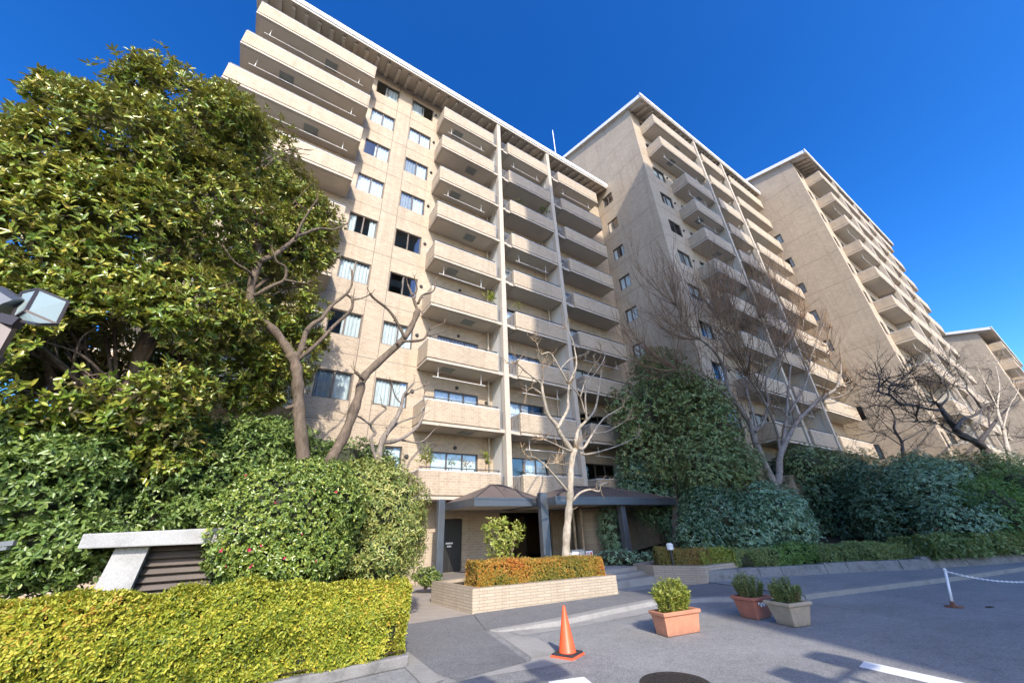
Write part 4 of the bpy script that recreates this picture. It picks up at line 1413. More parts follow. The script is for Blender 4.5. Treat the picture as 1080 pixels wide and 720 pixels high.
# ------------------------------------------------------------------ hedges
def hedge(name, path, width, zbot, material, per_m2, L, W, label, cat, group=None, n=4, rough=.05, parent_label=None, th=(20, 85), clump=.25):
    """path: (x, y, ztop) polyline; a swept rounded box of leaves"""
    P = [Vector(p) for p in path]
    seg = [(P[i + 1] - P[i]).length for i in range(len(P) - 1)]
    tot = sum(seg)
    per = 2 * (P[0].z - zbot) + width
    k = int(per_m2 * (tot * per + 2 * width * (P[0].z - zbot)))
    tips, ax = [], []
    cum = np.cumsum([0] + seg)
    core = MB()
    for i in range(len(P) - 1):
        a, b = P[i], P[i + 1]
        d = Vector((b.x - a.x, b.y - a.y, 0)).normalized(); nn = Vector((-d.y, d.x, 0))
        e = .07
        w2 = width / 2 - e
        vs = []
        for p in (a, b):
            s_ = d * e if (p is a and i == 0) else (-d * e if (p is b and i == len(P) - 2) else Vector())
            vs += [Vector((p.x, p.y, zbot)) + s_ - nn * w2, Vector((p.x, p.y, zbot)) + s_ + nn * w2, Vector((p.x, p.y, p.z - e)) + s_ + nn * w2 * .9, Vector((p.x, p.y, p.z - e)) + s_ - nn * w2 * .9]
        core.add(vs, [(0, 1, 2, 3), (7, 6, 5, 4), (0, 4, 5, 1), (1, 5, 6, 2), (2, 6, 7, 3), (3, 7, 4, 0)])
    for _ in range(k):
        u = random.uniform(-.02, 1.02) * tot
        uu = min(max(u, 0), tot - 1e-6)
        i = int(np.searchsorted(cum, uu, 'right') - 1)
        t = (uu - cum[i]) / seg[i]
        a, b = P[i], P[i + 1]
        d = Vector((b.x - a.x, b.y - a.y, 0)).normalized(); nn = Vector((-d.y, d.x, 0))
        c = a.lerp(b, t)
        H = c.z - zbot
        q = random.uniform(0, 2 * H + width)
        rnd = .09
        if random.random() < .06:                                   # ends
            e = random.choice((0, 1))
            c = P[-1] if e else P[0]; d = (P[-1] - P[-2] if e else P[0] - P[1]); d.z = 0; d.normalize()
            nn = Vector((-d.y, d.x, 0))
            p = Vector((c.x, c.y, random.uniform(zbot, c.z))) + nn * random.uniform(-width / 2, width / 2); o = d
        elif q < H:
            z = zbot + q; f = max(0, (z - (c.z - rnd)) / rnd); p = Vector((c.x, c.y, z)) - nn * (width / 2 - rnd * f * f * .6); o = -nn + Vector((0, 0, f))
        elif q < H + width:
            s_ = q - H - width / 2; f = max(0, (abs(s_) - (width / 2 - rnd)) / rnd); p = Vector((c.x, c.y, c.z - rnd * .5 * f * f)) + nn * s_; o = Vector((0, 0, 1)) + nn * (f * (1 if s_ > 0 else -1))
        else:
            z = zbot + q - H - width; p = Vector((c.x, c.y, z)) + nn * width / 2; o = nn
        tips.append(tuple(p)); ax.append(tuple(o))
    tips, ax = np.array(tips), unit(np.array(ax))
    tips = tips + ax * (rough * (.8 * nz(tips, 1.6, 7) + nz(tips, 4.1, 2) + .8 * nz(tips, 11, 5)))[:, None] + ax * RNG.normal(0, .018, (len(tips), 1))
    v, N, vr_ = leaves(tips, ax, n, L, W, th, .5, .25)
    vr_ = np.clip(vr_ + clump * np.repeat(nz(tips, 1.9, 4) + .5 * nz(tips, 6, 1), n), 0, 1)
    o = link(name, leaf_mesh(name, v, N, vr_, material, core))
    tag(o, label, cat, group)
    return o


hedge('golden_hedge', [(-6.5, 7.15, 1.22), (-2.2, 7.15, 1.13), (0.2, 7.12, 1.04), (2.42, 7.10, 0.95)], .95, .12, M['golden'], 2100, .050, .023, 'clipped golden yellow hedge along the low concrete wall', 'hedge', rough=.085, clump=.16)
hedge('russet_hedge', [(5.25, 9.95, .98), (7.0, 9.62, .94), (8.8, 9.28, .90)], .95, .44, M['russet'], 1500, .045, .022, 'clipped russet and green hedge filling the sunlit brick planter', 'hedge', rough=.04, clump=.45)
hedge('clipped_bush', [(12.2, 9.7, .92), (13.4, 8.6, .90)], .95, .44, M['dull'], 1200, .045, .02, 'dull brownish clipped bush in the shaded brick planter', 'bush', rough=.04)
LH = [(13.0, 8.45), (14.0, 7.95), (15.3, 7.25), (16.6, 6.55), (18.2, 5.6), (19.6, 4.85)]
lows = [(0, 1, 'fresh', .10, 'bright green low hedge next to the dull clipped bush'), (1, 2, 'boxleaf', .07, 'dull green low hedge starting beside the bright one'), (2, 3, 'midgreen', .08, 'fresh mid green low hedge in the middle of the stone wall'), (3, 5, 'boxleaf', .07, 'long dull low hedge above the stone wall, ending near the chain post')]
for i, j, mk, ll, lb in lows:
    pts = [(LH[k][0], LH[k][1] + .3, .80 + .05 * math.sin(k * 2.1)) for k in range(i, j + 1)]
    hedge('low_hedge', pts, .75, .34, M[mk], 600, ll, ll * .42, lb, 'hedge', 'low hedges above the stone wall', rough=.09)
hedge('ivy_bank', [(19.7, 4.85, .86), (22.6, 3.55, .92), (30, 1.4, .98), (45, -1.7, 1.1)], 1.2, .36, M['boxleaf'], 420, .10, .06, 'dark ivy bank on the higher stone kerb beyond the low hedges', 'ground cover', rough=.1)


# ------------------------------------------------------------------ shrubs and leafy trees
def shrub(name, spec, n, leaf, material, label, cat='shrub', group=None, shell=(.72, 1.03), core=.74, gap=-2, rough=.16, nl=5, up=.3, clip=.15, stem=None, th=(35, 95), var=.6, gf=1.6, lump=0):
    lobes = pxlobes(spec)
    c0 = lobes[0][0]
    P, A = crown_tips(lobes, n, lump, .40, shell=shell, rough=rough, gap=gap, gf=gf, clip_z=clip, seed=random.uniform(0, 9))
    v, N, vr_ = leaves(P, A, nl, leaf[0], leaf[1], th, var, up)
    root = empty(name, (c0.x, c0.y, clip), label, cat, group)
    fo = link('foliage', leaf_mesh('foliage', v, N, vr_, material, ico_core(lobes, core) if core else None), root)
    s_ = MB()
    for (c, r) in lobes:
        s_.tube([(c0.x, c0.y, 0.1), ((c0.x + c.x) / 2, (c0.y + c.y) / 2, max(.3, c.z * .6)), tuple(c)], [.05, .04, .02], 6)
    s_.build('stem', M['bark_brown'], root)
    return root, lobes


cam_root, cl = shrub('camellia_bush', [(292, 553, 8.3, 66, 64), (325, 538, 8.6, 58, 54), (262, 574, 8.2, 36, 42), (305, 588, 8.2, 60, 34)], 9500, (.056, .031), M['camellia'], 'round camellia bush dotted with pink flowers beside the ventilation housing', 'bush', core=.78, shell=(.8, 1.04), rough=.08)
for i, (bx, by) in enumerate([(331, 519), (354, 519), (263, 580), (265, 596), (233, 580), (238, 597), (300, 588), (318, 563), (259, 501), (333, 591), (275, 575), (290, 530)]):
    c = None
    for s in range(200):                                             # first point of the sight line inside the bush
        Y = 7.2 + s * .02
        p = at(bx, by, Y)
        if any(((p - L[0]).x / L[1][0]) ** 2 + ((p - L[0]).y / L[1][1]) ** 2 + ((p - L[0]).z / L[1][2]) ** 2 < 1.04 for L in cl): c = p; break
    if c is None: continue
    v, N, vr_ = leaves(np.array([tuple(c + Vector((0, -.03, 0)))]), np.array([[0, -1, .3]]), 7, .033 if i < 5 else .02, .03 if i < 5 else .018, (30, 80), .8)
    link('blossom', leaf_mesh('blossom', v, N, vr_, M['pink']), cam_root)
shrub('osmanthus_bush', [(398, 545, 9.7, 52, 56), (375, 530, 9.7, 48, 42), (410, 570, 9.6, 40, 44), (385, 590, 9.3, 44, 32)], 4600, (.10, .034), M['osmanthus'], 'pale yellowish leafy bush joined to the camellia by the canopy', 'bush', core=.74, shell=(.78, 1.05), rough=.1, th=(50, 120), up=.0)
shrub('laurel_shrub', [(35, 520, 9.2, 75, 80), (80, 500, 9.6, 50, 60), (10, 470, 9.3, 60, 50), (60, 580, 8.9, 60, 40)], 7000, (.10, .044), M['broad'], 'glossy broad leaved shrub under the magnolia beside the lamp', 'shrub', core=.55, lump=14, nl=6)
shrub('laurel_shrub', [(200, 510, 10.3, 75, 60), (250, 480, 10.6, 60, 45), (150, 545, 10.0, 60, 40), (290, 470, 10.8, 40, 35)], 7000, (.10, .042), M['broad'], 'glossy broad leaved shrub rising behind the ventilation housing', 'shrub', core=.55, lump=14, nl=6)
shrub('laurel_shrub', [(365, 490, 12.2, 40, 32), (395, 500, 12.2, 34, 30), (330, 485, 12.6, 36, 28)], 2400, (.085, .035), M['broad'], 'lower green shrub at the foot of the twin pruned trunks', 'shrub', core=.55, lump=14, nl=6)
shrub('leafy_sapling', [(530, 566, 10.6, 24, 21), (518, 556, 10.6, 12, 12), (545, 560, 10.6, 13, 11), (527, 585, 10.6, 18, 12)], 270, (.10, .045), M['fresh'], 'small yellow green sapling in the planter before the dark door', 'sapling', core=0, shell=(.3, 1.0), nl=6, clip=.5)
shrub('low_shrub', [(449, 607, 13.6, 15, 9), (455, 610, 13.4, 12, 7)], 420, (.06, .03), M['camellia'], 'small dark green shrub at the canopy post near the osmanthus', 'shrub', core=.7, clip=.02)
# shaded shrubs right of the entrance
shrub('entrance_shrub', [(645, 557, 12.9, 17, 22), (650, 575, 12.9, 14, 14)], 420, (.13, .035), M['bluegreen'], 'dark leafy shrub under the wider canopy by its post', 'shrub', core=.6, clip=.3)
shrub('entrance_shrub', [(650, 588, 11.5, 24, 9), (672, 590, 11.3, 18, 8), (688, 588, 11.2, 12, 8)], 420, (.08, .035), M['bluegreen'], 'low dark shrubs on the wall top beside the steps', 'shrub', core=.7, clip=.3)
BS = [
    ('evergreen_shrub', [(692, 518, 13.4, 40, 38), (722, 545, 12.6, 34, 40), (668, 502, 13.8, 22, 24)], 2600, (.10, .034), 'bluegreen', 'pale grey green round shrub overhanging the wider canopy'),
    ('evergreen_shrub', [(745, 492, 10.2, 38, 30), (775, 488, 9.8, 34, 24)], 1300, (.11, .036), 'evergreen', 'grey green shrub below the tall evergreen tree'),
    ('evergreen_shrub', [(757, 548, 9.5, 44, 36), (735, 565, 9.4, 30, 22)], 1900, (.11, .04), 'deepgreen', 'dark layered shrub between the round shrub and the forked tree'),
    ('evergreen_shrub', [(810, 540, 8.9, 46, 30), (835, 560, 8.5, 36, 20), (790, 565, 8.8, 30, 18)], 2000, (.11, .045), 'bluegreen', 'layered shrub at the foot of the forked bare tree'),
    ('evergreen_shrub', [(868, 515, 9.2, 44, 42), (895, 540, 8.6, 44, 34), (845, 500, 9.6, 34, 28)], 2600, (.11, .045), 'deepgreen', 'big domed shrub beside the forked bare tree trunk'),
    ('evergreen_shrub', [(935, 542, 6.4, 42, 34), (925, 522, 6.7, 38, 34)], 1700, (.11, .045), 'deepgreen', 'dark shrub with a thin pale stake before it'),
    ('evergreen_shrub', [(985, 522, 4.7, 50, 38), (1012, 548, 4.0, 44, 30), (968, 505, 5.1, 40, 28)], 2300, (.10, .045), 'bluegreen', 'broad bluish shrub under the small dark tree'),
    ('evergreen_shrub', [(1055, 538, 2.95, 38, 40), (1084, 522, 2.5, 40, 42)], 1200, (.09, .036), 'midgreen', 'mid green feathery shrub beyond the bluish one'),
    ('evergreen_shrub', [(1010, 496, 4.3, 46, 20), (1055, 500, 3.2, 44, 22), (965, 496, 5.7, 36, 18)], 1400, (.10, .04), 'evergreen', 'dark shrub row at the foot of the crooked tree'),
    ('evergreen_shrub', [(890, 494, 8.2, 48, 22), (850, 490, 9.0, 34, 20)], 1000, (.10, .04), 'evergreen', 'dark green shrub behind the big domed one'),
]
for nm, sp, n, lf, mk, lb in BS:
    shrub(nm, sp, int(n * 3.0), (lf[0] * .92, lf[1] * 1.0), M[mk], lb, 'shrub', 'shaded evergreen shrubs behind the stone wall', core=.52, clip=.36, rough=.2, lump=18, nl=6, up=.9, th=(50, 95))
# thin stake before the shrubs
q0 = at(946, 577, 6.9); q1 = at(946, 550, 6.9)
m = MB(); m.tube([(q0.x, 6.9, .34), (q0.x, 6.9, q1.z)], .03, 8)
tag(m.build('garden_stake', M['bark_pale'], None, True), 'thin pale stake standing before the dark shrubs', 'stake')


def leafy_tree(name, spec, n, leaf, material, label, trunk_pts, tr, barkm, branches=(), group=None, **kw):
    lobes = pxlobes(spec)
    P, A = crown_tips(lobes, n, kw.get('lump', 0), kw.get('ls', .4), kw.get('share', .55), shell=kw.get('shell', (.55, 1.03)), rough=kw.get('rough', .2), gap=kw.get('gap', -.45), gf=kw.get('gf', 1.3), clip_z=kw.get('clip', .5), seed=4.2)
    v, N, vr_ = leaves(P, A, kw.get('nl', 7), leaf[0], leaf[1], kw.get('th', (30, 85)), .6, kw.get('up', .7), droop=.1)
    base = trunk_pts[0]
    root = empty(name, (base.x, base.y, 0), label, 'tree', group)
    link('crown', leaf_mesh('crown', v, N, vr_, material), root)
    t = MB()
    limb(t, trunk_pts, tr[0], tr[1], 10)
    for b, r0, r1 in branches: limb(t, b, r0, r1, 7)
    for (c, r) in lobes:                                       # boughs into every part of the crown
        k = trunk_pts[min(len(trunk_pts) - 1, 2)]
        mid = k.lerp(c, .5) + Vector((random.gauss(0, .15), random.gauss(0, .15), .1))
        limb(t, [k, mid, c + Vector((0, 0, r[2] * .3))], tr[1] * .6, .015, 6)
        for q in range(5):
            e = c + Vector((random.uniform(-1, 1) * r[0], random.uniform(-1, 1) * r[1], random.uniform(-.4, 1) * r[2])) * .85
            limb(t, [mid.lerp(c, random.random()), c.lerp(e, .5) + Vector((0, 0, .1)), e], .03, .008, 5)
    t.build('trunk', barkm, root, True)
    return root


MG = [(60, 385, 8.9, 66, 50), (10, 360, 8.7, 60, 60), (110, 395, 9.0, 60, 46), (25, 310, 8.8, 60, 55), (205, 128, 9.56, 66, 58), (265, 165, 11.18, 62, 56), (130, 150, 9.0, 62, 60), (60, 175, 9.0, 62, 66), (300, 225, 11.5, 50, 58), (215, 230, 9.89, 80, 70), (110, 250, 9.0, 80, 80), (20, 260, 8.8, 70, 80), (180, 330, 9.2, 80, 66), (280, 310, 11.5, 56, 60), (80, 350, 9.0, 80, 70), (-30, 170, 8.8, 50, 60), (-40, 330, 8.8, 70, 90), (240, 390, 10.69, 66, 44), (150, 420, 9.2, 70, 46), (310, 370, 11.8, 30, 44), (40, 420, 9.0, 60, 46), (180, 470, 9.4, 40, 30), (322, 262, 11.7, 30, 32), (70, 105, 9.1, 30, 26)]
leafy_tree('magnolia_tree', MG, 27000, (.148, .053), M['magnolia'], 'large glossy evergreen magnolia tree filling the sky beside the lamp',
           [at(88, 600, 9.6), at(95, 540, 9.6), at(125, 440, 9.5), at(165, 330, 9.4), at(195, 200, 9.3)], (.24, .07), M['bark_brown'],
           [([at(88, 500, 9.6), at(60, 420, 9.2), at(40, 330, 9.0)], .12, .03), ([at(130, 440, 9.5), at(200, 380, 9.5), at(270, 320, 9.6)], .10, .03)], gap=-.68, gf=1.3, up=.75, shell=(.6, 1.08), lump=12, ls=.36, share=.62, rough=.27)
leafy_tree('evergreen_tree', [(700, 405, 12.5, 42, 34), (690, 440, 13.0, 46, 40), (722, 430, 11.4, 40, 40), (735, 465, 10.91, 32, 34), (680, 480, 13.07, 34, 34), (712, 490, 11.9, 40, 30), (690, 382, 13.0, 26, 18), (750, 445, 10.29, 26, 40), (668, 450, 13.15, 22, 34), (752, 480, 10.2, 28, 34), (742, 415, 10.63, 26, 26), (758, 445, 10.07, 28, 34), (765, 492, 9.92, 28, 30), (655, 430, 13.2, 20, 26)],
           11000, (.15, .058), M['evergreen'], 'dense dark evergreen tree beside the side wall of the middle block',
           [at(712, 585, 12.0), at(712, 520, 12.0), at(710, 450, 12.0), at(704, 390, 12.2)], (.16, .05), M['bark_brown'], gap=-.8, shell=(.7, 1.03), nl=6, up=.5, rough=.25, lump=9, ls=.46, share=.62)
shrub('evergreen_shrub', [(700, 425, 13.25, 34, 42), (700, 475, 13.1, 36, 30)], 900, (.15, .055), M['evergreen'], 'inner foliage of the dense evergreen by the side wall', 'shrub', core=.85, clip=.5) if False else None


# ------------------------------------------------------------------ bare trees
def bare_tree(name, base, label, mains, barkm, twigm, tw, group=None):
    """mains: (pixel polyline, Y0, Y1, r0, r1); tw: dict for the twigs grown at the ends and along the limbs"""
    root = empty(name, (base.x, base.y, 0), label, 'tree', group)
    t, w = MB(), MB()
    W0 = w
    for px, Y0, Y1, r0, r1 in mains:
        q = limb(t, trace(px, Y0, Y1, .04), r0, r1, 9 if r0 > .08 else 6, 4, tw.get('knob', 0))
        for k in range(tw.get('stub', 0)):                     # pruning scars and knots
            i = random.randint(1, len(q) - 2)
            rr = r0 + (r1 - r0) * i / len(q)
            a = Vector((random.gauss(0, 1), random.gauss(0, 1), random.gauss(0, .6))).normalized()
            t.tube([q[i], q[i] + a * rr * 1.15, q[i] + a * rr * random.uniform(1.25, 2.2)], [rr * .5, rr * .42, rr * .25], 7)
        if len(px) and tw.get('n', 0):
            d = (q[-1] - q[-3]).normalized()
            for k in range(tw['n']):
                a = Vector((random.gauss(0, 1), random.gauss(0, 1), random.gauss(0, 1))).normalized()
                twigs(w, q[-1], (d + a * tw.get('fan', .6)).normalized(), tw['len'] * random.uniform(.6, 1.1), tw['r'], tw['depth'], tw.get('up', .2), tw.get('spread', .6), tw.get('kids', 2), 4, tw.get('bend', .25))
            for k in range(tw.get('along', 0)):
                i = random.randint(len(q) // 3, len(q) - 1)
                a = Vector((random.gauss(0, 1), random.gauss(0, 1), random.gauss(0.2, 1))).normalized()
                twigs(w, q[i], (d * .4 + a).normalized(), tw['len'] * random.uniform(.4, .9), tw['r'] * .8, max(0, tw['depth'] - 1), tw.get('up', .2), tw.get('spread', .6), tw.get('kids', 2), 4, tw.get('bend', .25))
    t.build('trunk', barkm, root, True)
    if w.v: w.build('crown', twigm, root)
    return root


Y = 9.8
bare_tree('pruned_tree', at(321, 520, Y), 'pruned bare tree rising upright before the magnolia', [
    ([(322, 540), (320, 485), (316.7, 452), (314.4, 419), (313.3, 392), (309, 374)], Y, Y, 0.148, 0.120),
    ([(311, 380), (292.5, 352.5), (274, 335), (265, 322), (265, 302), (271, 282), (274, 272), (271, 257)], Y, Y - .3, 0.108, 0.072),
    ([(271, 259), (269, 250), (271, 238), (270, 228), (267, 222), (252, 211)], Y - .3, Y - .6, 0.058, 0.022),
    ([(269, 253), (260, 252), (252, 239), (239, 231), (236, 220)], Y - .3, Y - .2, 0.052, 0.022),
    ([(270, 228), (277, 224), (275, 220)], Y - .6, Y - .5, 0.027, 0.014),
    ([(274, 275), (287, 270), (300, 261), (312, 251), (322, 246), (337, 241), (352, 242), (366, 236)], Y - .3, Y + .6, 0.076, 0.019),
    ([(312, 251), (317, 238), (324, 226), (335, 210)], Y, Y - .4, 0.045, 0.019),
    ([(324, 221), (314, 216)], Y - .3, Y - .5, 0.021, 0.014),
    ([(268, 312), (286, 302), (300, 295), (301, 282), (292, 276), (289, 267)], Y - .2, Y - .8, 0.052, 0.022),
    ([(300, 295), (310, 297), (322, 299)], Y - .5, Y - .9, 0.027, 0.019),
    ([(266, 292), (262, 286), (247, 276), (237, 262)], Y - .3, Y - .9, 0.034, 0.014),
    ([(310, 378), (317, 370), (323, 350), (331, 341), (340, 335), (350, 322), (365, 310), (371, 300), (371, 285)], Y, Y + .4, 0.082, 0.022),
    ([(366, 311), (372, 315), (380, 315), (392, 310)], Y + .3, Y + .7, 0.034, 0.014),
    ([(312, 379), (320, 375), (338, 359), (353, 343), (370, 327), (372, 314)], Y, Y - .4, 0.058, 0.033)],
    M['bark_brown'], M['twig_grey'], dict(n=2, len=.28, r=.014, depth=0, up=.1, knob=.35, along=0, stub=3), 'pruned twin trees')
bare_tree('pruned_tree', at(345, 520, Y), 'pruned bare tree leaning towards the balconies', [
    ([(335, 520), (349, 485), (364, 457), (378, 419), (383, 399), (396, 385), (424, 359), (435, 342), (441, 327)], Y, Y + .5, 0.136, 0.081),
    ([(383, 400), (379, 396), (375, 392)], Y, Y - .2, 0.048, 0.037),
    ([(441, 329), (435, 312), (430, 300)], Y + .5, Y + .6, 0.058, 0.022),
    ([(434, 312), (440, 305), (437, 292)], Y + .5, Y + .4, 0.031, 0.014),
    ([(441, 320), (446, 311), (457, 307), (460, 295)], Y + .5, Y + .8, 0.045, 0.022),
    ([(427, 357), (420, 342), (410, 327), (395, 315), (390, 309)], Y + .3, Y, 0.048, 0.033),
    ([(424, 360), (446, 358), (453, 348), (469, 340)], Y + .3, Y + .8, 0.048, 0.014),
    ([(451, 354), (460, 352), (474, 347)], Y + .6, Y + .9, 0.027, 0.011),
    ([(453, 348), (452, 338), (447, 334)], Y + .6, Y + .5, 0.021, 0.011)],
    M['bark_brown'], M['twig_grey'], dict(n=2, len=.28, r=.013, depth=0, up=.1, knob=.35, stub=3), 'pruned twin trees')
Y = 11.0
bare_tree('small_bare_tree', at(399, 520, Y), 'small knotted bare tree before the lowest windows', [
    ([(399, 510), (399, 486), (404, 463), (418, 441), (424, 426), (426, 416), (436, 404)], Y, Y, .11, .03),
    ([(398, 490), (391, 463), (396, 457), (391, 448), (400, 437), (407, 431), (403, 427)], Y, Y - .3, .05, .025),
    ([(391, 448), (378, 439), (368, 437)], Y - .2, Y - .6, .03, .012),
    ([(403, 467), (422, 463), (440, 450), (447, 434), (447, 417)], Y, Y + .5, .07, .02),
    ([(424, 464), (444, 466), (459, 452)], Y + .2, Y + .7, .03, .012), ([(444, 466), (458, 468)], Y + .5, Y + .8, .02, .01),
    ([(408, 458), (420, 446), (440, 438), (448, 428)], Y, Y + .3, .04, .015),
    ([(424, 426), (417, 418), (414, 408)], Y, Y - .2, .03, .012), ([(425, 420), (432, 414), (446, 408)], Y, Y + .2, .03, .012)],
    M['bark_grey'], M['twig_grey'], dict(n=2, len=.35, r=.011, depth=1, up=.1, kids=2, knob=.3, along=1, stub=2))
Y = 9.75
bare_tree('pale_bare_tree', at(597, 590, Y), 'pale barked bare tree growing out of the russet hedge', [
    ([(596.5, 598), (597.5, 565), (600, 538), (601.5, 514), (602.5, 491), (605.5, 474)], Y, Y, .125, .095),
    ([(605.5, 478), (592, 459), (586, 447), (578, 437), (573, 417), (571, 406), (564, 399), (554, 391), (545, 383)], Y, Y - .4, .085, .018),
    ([(571, 408), (573, 398), (572, 388)], Y - .2, Y - .5, .035, .012),
    ([(574, 418), (563, 409), (556, 412)], Y - .2, Y + .2, .025, .01),
    ([(588, 452), (595, 439), (599, 430), (599, 417), (601, 403), (607, 389), (608, 380), (606, 368), (604, 359), (598, 347)], Y - .1, Y + .3, .065, .016),
    ([(599, 404), (589, 386), (580, 372), (570, 373), (566, 361)], Y + .1, Y - .3, .04, .012),
    ([(591, 389), (601, 379), (615, 374)], Y, Y + .3, .028, .01),
    ([(607, 470), (610, 453), (618, 444), (627, 433), (631, 416), (633, 402), (634, 392)], Y, Y + .3, .07, .016),
    ([(619, 444), (618, 432), (617.5, 416), (621, 403), (630, 390), (638, 376), (634, 370)], Y + .1, Y + .4, .045, .012),
    ([(617, 436), (612, 419), (605, 410), (600, 404)], Y + .1, Y - .2, .035, .015), ([(612, 419), (619, 397), (627, 385)], Y, Y + .2, .03, .01),
    ([(610, 473), (616, 472), (624, 459), (636, 442), (648, 434), (656, 429)], Y, Y - .4, .06, .012),
    ([(625, 457), (640, 455), (658, 445)], Y - .2, Y - .6, .035, .01),
    ([(612, 477), (618, 479), (636, 475), (654, 469), (673, 460)], Y, Y + .4, .05, .01),
    ([(603, 476), (593, 472), (583, 467), (573, 463)], Y, Y - .5, .035, .012),
    ([(600, 519), (588, 505), (578, 494), (566, 483), (556, 481)], Y, Y - .5, .04, .012), ([(579, 494), (576, 489), (587, 488)], Y - .3, Y - .2, .02, .008),
    ([(604, 528), (611, 520), (622, 516), (632, 518), (634, 511), (641, 508.5)], Y, Y - .4, .045, .015)],
    M['bark_pale'], M['twig_tan'], dict(n=4, len=.48, r=.015, depth=1, up=.15, kids=4, spread=.8, knob=.3, along=5, fan=.9, bend=.35, stub=2))
Y = 9.4
bare_tree('forked_bare_tree', at(818, 520, Y), 'forked bare tree with upswept twigs among the shaded shrubs', [
    ([(819, 530), (818, 514), (812, 502), (797, 467), (792, 449), (779, 429), (768, 411), (763, 387), (752, 369), (739, 358)], Y, Y + .5, .22, .05),
    ([(777, 427), (757, 409), (734, 393), (715, 388)], Y + .2, Y + .9, .07, .02),
    ([(739, 358), (726, 345), (713, 322)], Y + .5, Y + .9, .04, .015),
    ([(798, 468), (795, 438), (788, 415), (788, 396), (790, 367), (797, 349)], Y + .1, Y + .5, .09, .03),
    ([(797, 455), (806, 444), (810, 422), (808, 400), (823, 382), (826, 364)], Y, Y - .4, .08, .03),
    ([(820, 512), (822, 500), (823, 480), (832, 460), (841, 444), (866, 420), (882, 409), (887, 393), (888, 373), (903, 353)], Y, Y - .3, .18, .03),
    ([(823, 478), (820, 458), (814, 440), (804, 420), (797, 409), (788, 396)], Y, Y - .6, .085, .03),
    ([(826, 468), (830, 433), (832, 404), (834, 382), (834, 367), (828, 344), (817, 316)], Y, Y + .3, .095, .02),
    ([(832, 437), (850, 404), (854, 382), (859, 367), (874, 329)], Y, Y - .5, .075, .02),
    ([(763, 387), (763, 355), (759, 333)], Y + .4, Y + .2, .04, .02), ([(790, 367), (776, 350), (770, 330)], Y + .3, Y, .035, .015),
    ([(797, 349), (795, 325), (794, 304)], Y + .4, Y + .5, .03, .012), ([(854, 382), (846, 360), (848, 335)], Y - .3, Y - .1, .035, .014),
    ([(886, 393), (872, 372), (876, 345)], Y - .3, Y - .5, .035, .014), ([(882, 409), (905, 395), (917, 370)], Y - .3, Y - .7, .035, .014),
    ([(866, 420), (890, 416), (912, 394), (930, 362)], Y - .2, Y - .6, .045, .014), ([(903, 353), (918, 335), (926, 318)], Y - .3, Y - .2, .03, .012),
    ([(823, 382), (810, 360), (806, 335)], Y - .4, Y - .3, .03, .012), ([(888, 373), (900, 372), (918, 350)], Y - .3, Y - .1, .03, .012)],
    M['bark_grey'], M['twig_grey'], dict(n=12, len=2.8, r=.030, depth=2, up=.34, kids=4, spread=.6, along=19, fan=.7, bend=.15))
Y = 3.3
bare_tree('crooked_bare_tree', at(1042, 490, Y), 'dark crooked bare tree before the farthest block', [
    ([(1052, 500), (1042, 479), (1033, 468), (1013, 458), (1007, 451), (998, 439), (991, 428), (986, 424)], Y, Y + .3, 0.230, 0.070),
    ([(994, 432), (984, 432), (961, 427), (950, 426), (938, 416), (927, 413), (928, 400)], Y + .3, Y + .9, 0.068, 0.028),
    ([(938, 414), (940, 405), (958, 394)], Y + .7, Y + .6, 0.041, 0.021), ([(958, 427), (945, 415), (930, 405)], Y + .6, Y + .4, 0.034, 0.014),
    ([(992, 428), (1000, 418), (997, 406), (993, 402), (1001, 385)], Y + .3, Y, 0.054, 0.021),
    ([(1008, 453), (1016, 442), (1031, 436), (1040, 426), (1051, 425)], Y, Y - .3, 0.095, 0.042),
    ([(1051, 426), (1043, 415), (1040, 407), (1045, 390)], Y - .3, Y - .2, 0.068, 0.025), ([(1050, 425), (1055, 412), (1072, 409)], Y - .3, Y - .5, 0.041, 0.021),
    ([(1036, 431), (1026, 418), (1020, 411), (1019, 403), (1012, 395), (1008, 387)], Y - .2, Y + .2, 0.061, 0.025),
    ([(1020, 410), (1005, 406), (993, 402)], Y, Y + .4, 0.041, 0.021),
    ([(1032, 468), (1045, 451), (1057, 436), (1075, 422), (1085, 415)], Y, Y - .4, 0.115, 0.042), ([(1076, 421), (1074, 414), (1079, 408)], Y - .3, Y - .4, 0.041, 0.017),
    ([(1044, 452), (1043, 434), (1050, 425)], Y, Y - .2, 0.054, 0.035), ([(1036, 459), (1055, 459), (1085, 461)], Y, Y - .3, 0.041, 0.021),
    ([(1022, 463), (1003, 455), (985, 445), (968, 444)], Y, Y + .5, 0.041, 0.017)],
    M['bark_dark'], M['bark_dark'], dict(n=6, len=1.5, r=.023, depth=2, up=.1, kids=4, spread=.9, along=10, fan=.9, bend=.4))
Y = 6.0
bare_tree('twiggy_bare_tree', at(953, 490, Y), 'slender dark bare tree beside the crooked one', [
    ([(954, 500), (952, 477), (951, 466), (943, 452), (944, 442), (938, 430), (924, 427)], Y, Y + .3, .09, .03),
    ([(950, 466), (965, 458), (982, 449)], Y, Y + .4, .05, .02), ([(944, 442), (953, 440), (956, 434)], Y + .2, Y, .03, .015),
    ([(951, 470), (936, 460), (922, 455)], Y, Y - .3, .035, .015), ([(953, 480), (968, 474), (980, 470)], Y, Y + .3, .035, .015), ([(949, 462), (934, 448), (926, 440)], Y, Y + .2, .03, .012)],
    M['bark_dark'], M['bark_dark'], dict(n=6, len=1.1, r=.015, depth=2, up=.1, kids=4, spread=.9, along=8, fan=.9, bend=.35))


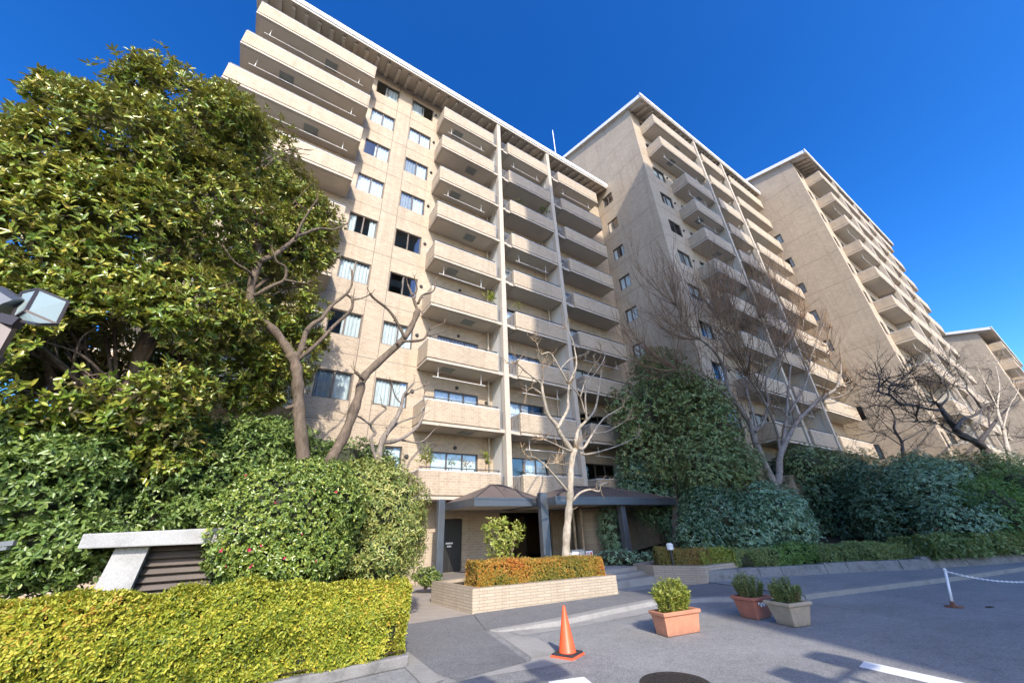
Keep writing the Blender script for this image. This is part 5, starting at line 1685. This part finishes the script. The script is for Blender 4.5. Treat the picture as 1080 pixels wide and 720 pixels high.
Y = 2.75
bare_tree('pale_twigged_tree', at(1062, 500, Y), 'pale barked bare tree behind the crooked dark one', [
    ([(1072, 505), (1064, 478), (1058, 452), (1052, 430), (1054, 405), (1050, 385)], Y, Y + .2, .12, .03),
    ([(1058, 452), (1066, 425), (1078, 400), (1084, 380)], Y, Y - .1, .06, .02),
    ([(1053, 432), (1040, 405), (1030, 385)], Y + .1, Y + .2, .05, .02)],
    M['bark_pale'], M['bark_pale'], dict(n=6, len=1.5, r=.02, depth=2, up=.05, kids=4, spread=.9, along=8, fan=.9, bend=.4))


# ------------------------------------------------------------------ plants and things on balconies
def balcony_plant(px, py, Y, hgt, wid, material, leaf, label, k=16):
    p = at(px, py, Y)
    o = empty('balcony_plant', p, label, 'balcony plant', 'plants on the balconies')
    T = max(t for t in T1 if t < p.z + .35) if p.z > 3.5 else T1[-1]
    z0 = T - .9
    m = MB(); m.lathe([(.11, 0), (.15, .26), (.16, .28), (.13, .28)], (p.x, p.y, z0), 14); m.build('pot', M['dark_terracotta'], o)
    tips = np.array([[p.x + random.gauss(0, wid), p.y + random.gauss(0, wid * .5), p.z + random.uniform(-.3, .5) * hgt] for _ in range(k)])
    v, N, vr_ = leaves(tips, tips - np.array([[p.x, p.y, p.z - hgt]]), 6, leaf[0], leaf[1], (15, 90), .6, .4)
    link('foliage', leaf_mesh('foliage', v, N, vr_, material), o)
    m = MB(); m.tube([(p.x, p.y, z0 + .2), (p.x + .02, p.y, (z0 + p.z) / 2), tuple(p)], [.02, .015, .01], 6); m.build('stem', M['twig_grey'], o)


balcony_plant(517, 313, 15.1, .5, .12, M['fresh'], (.28, .05), 'bright spiky plant on a sunlit balcony beside the fin')
balcony_plant(549, 214, 15.15, .5, .22, M['boxleaf'], (.10, .04), 'pale bushy plant on an upper middle balcony')
balcony_plant(574, 221, 15.15, .55, .2, M['camellia'], (.16, .05), 'dark drooping plant on an upper middle balcony by the second fin')
balcony_plant(546, 322, 15.1, .4, .12, M['osmanthus'], (.12, .04), 'small pale plant on a middle balcony corner')
balcony_plant(450, 482, 15.1, .7, .18, M['fresh'], (.30, .05), 'spiky green plant on the lowest balcony near the small bare tree', 14)
balcony_plant(512, 485, 15.1, .7, .12, M['fresh'], (.16, .06), 'climbing green plant on the lowest balcony by the fin', 14)
balcony_plant(476, 487, 15.2, .35, .12, M['boxleaf'], (.10, .04), 'small green plant behind the lowest balcony railing', 10)
balcony_plant(492, 490, 15.2, .3, .14, M['russet'], (.10, .04), 'reddish dry plant in the middle of the lowest balcony', 10)
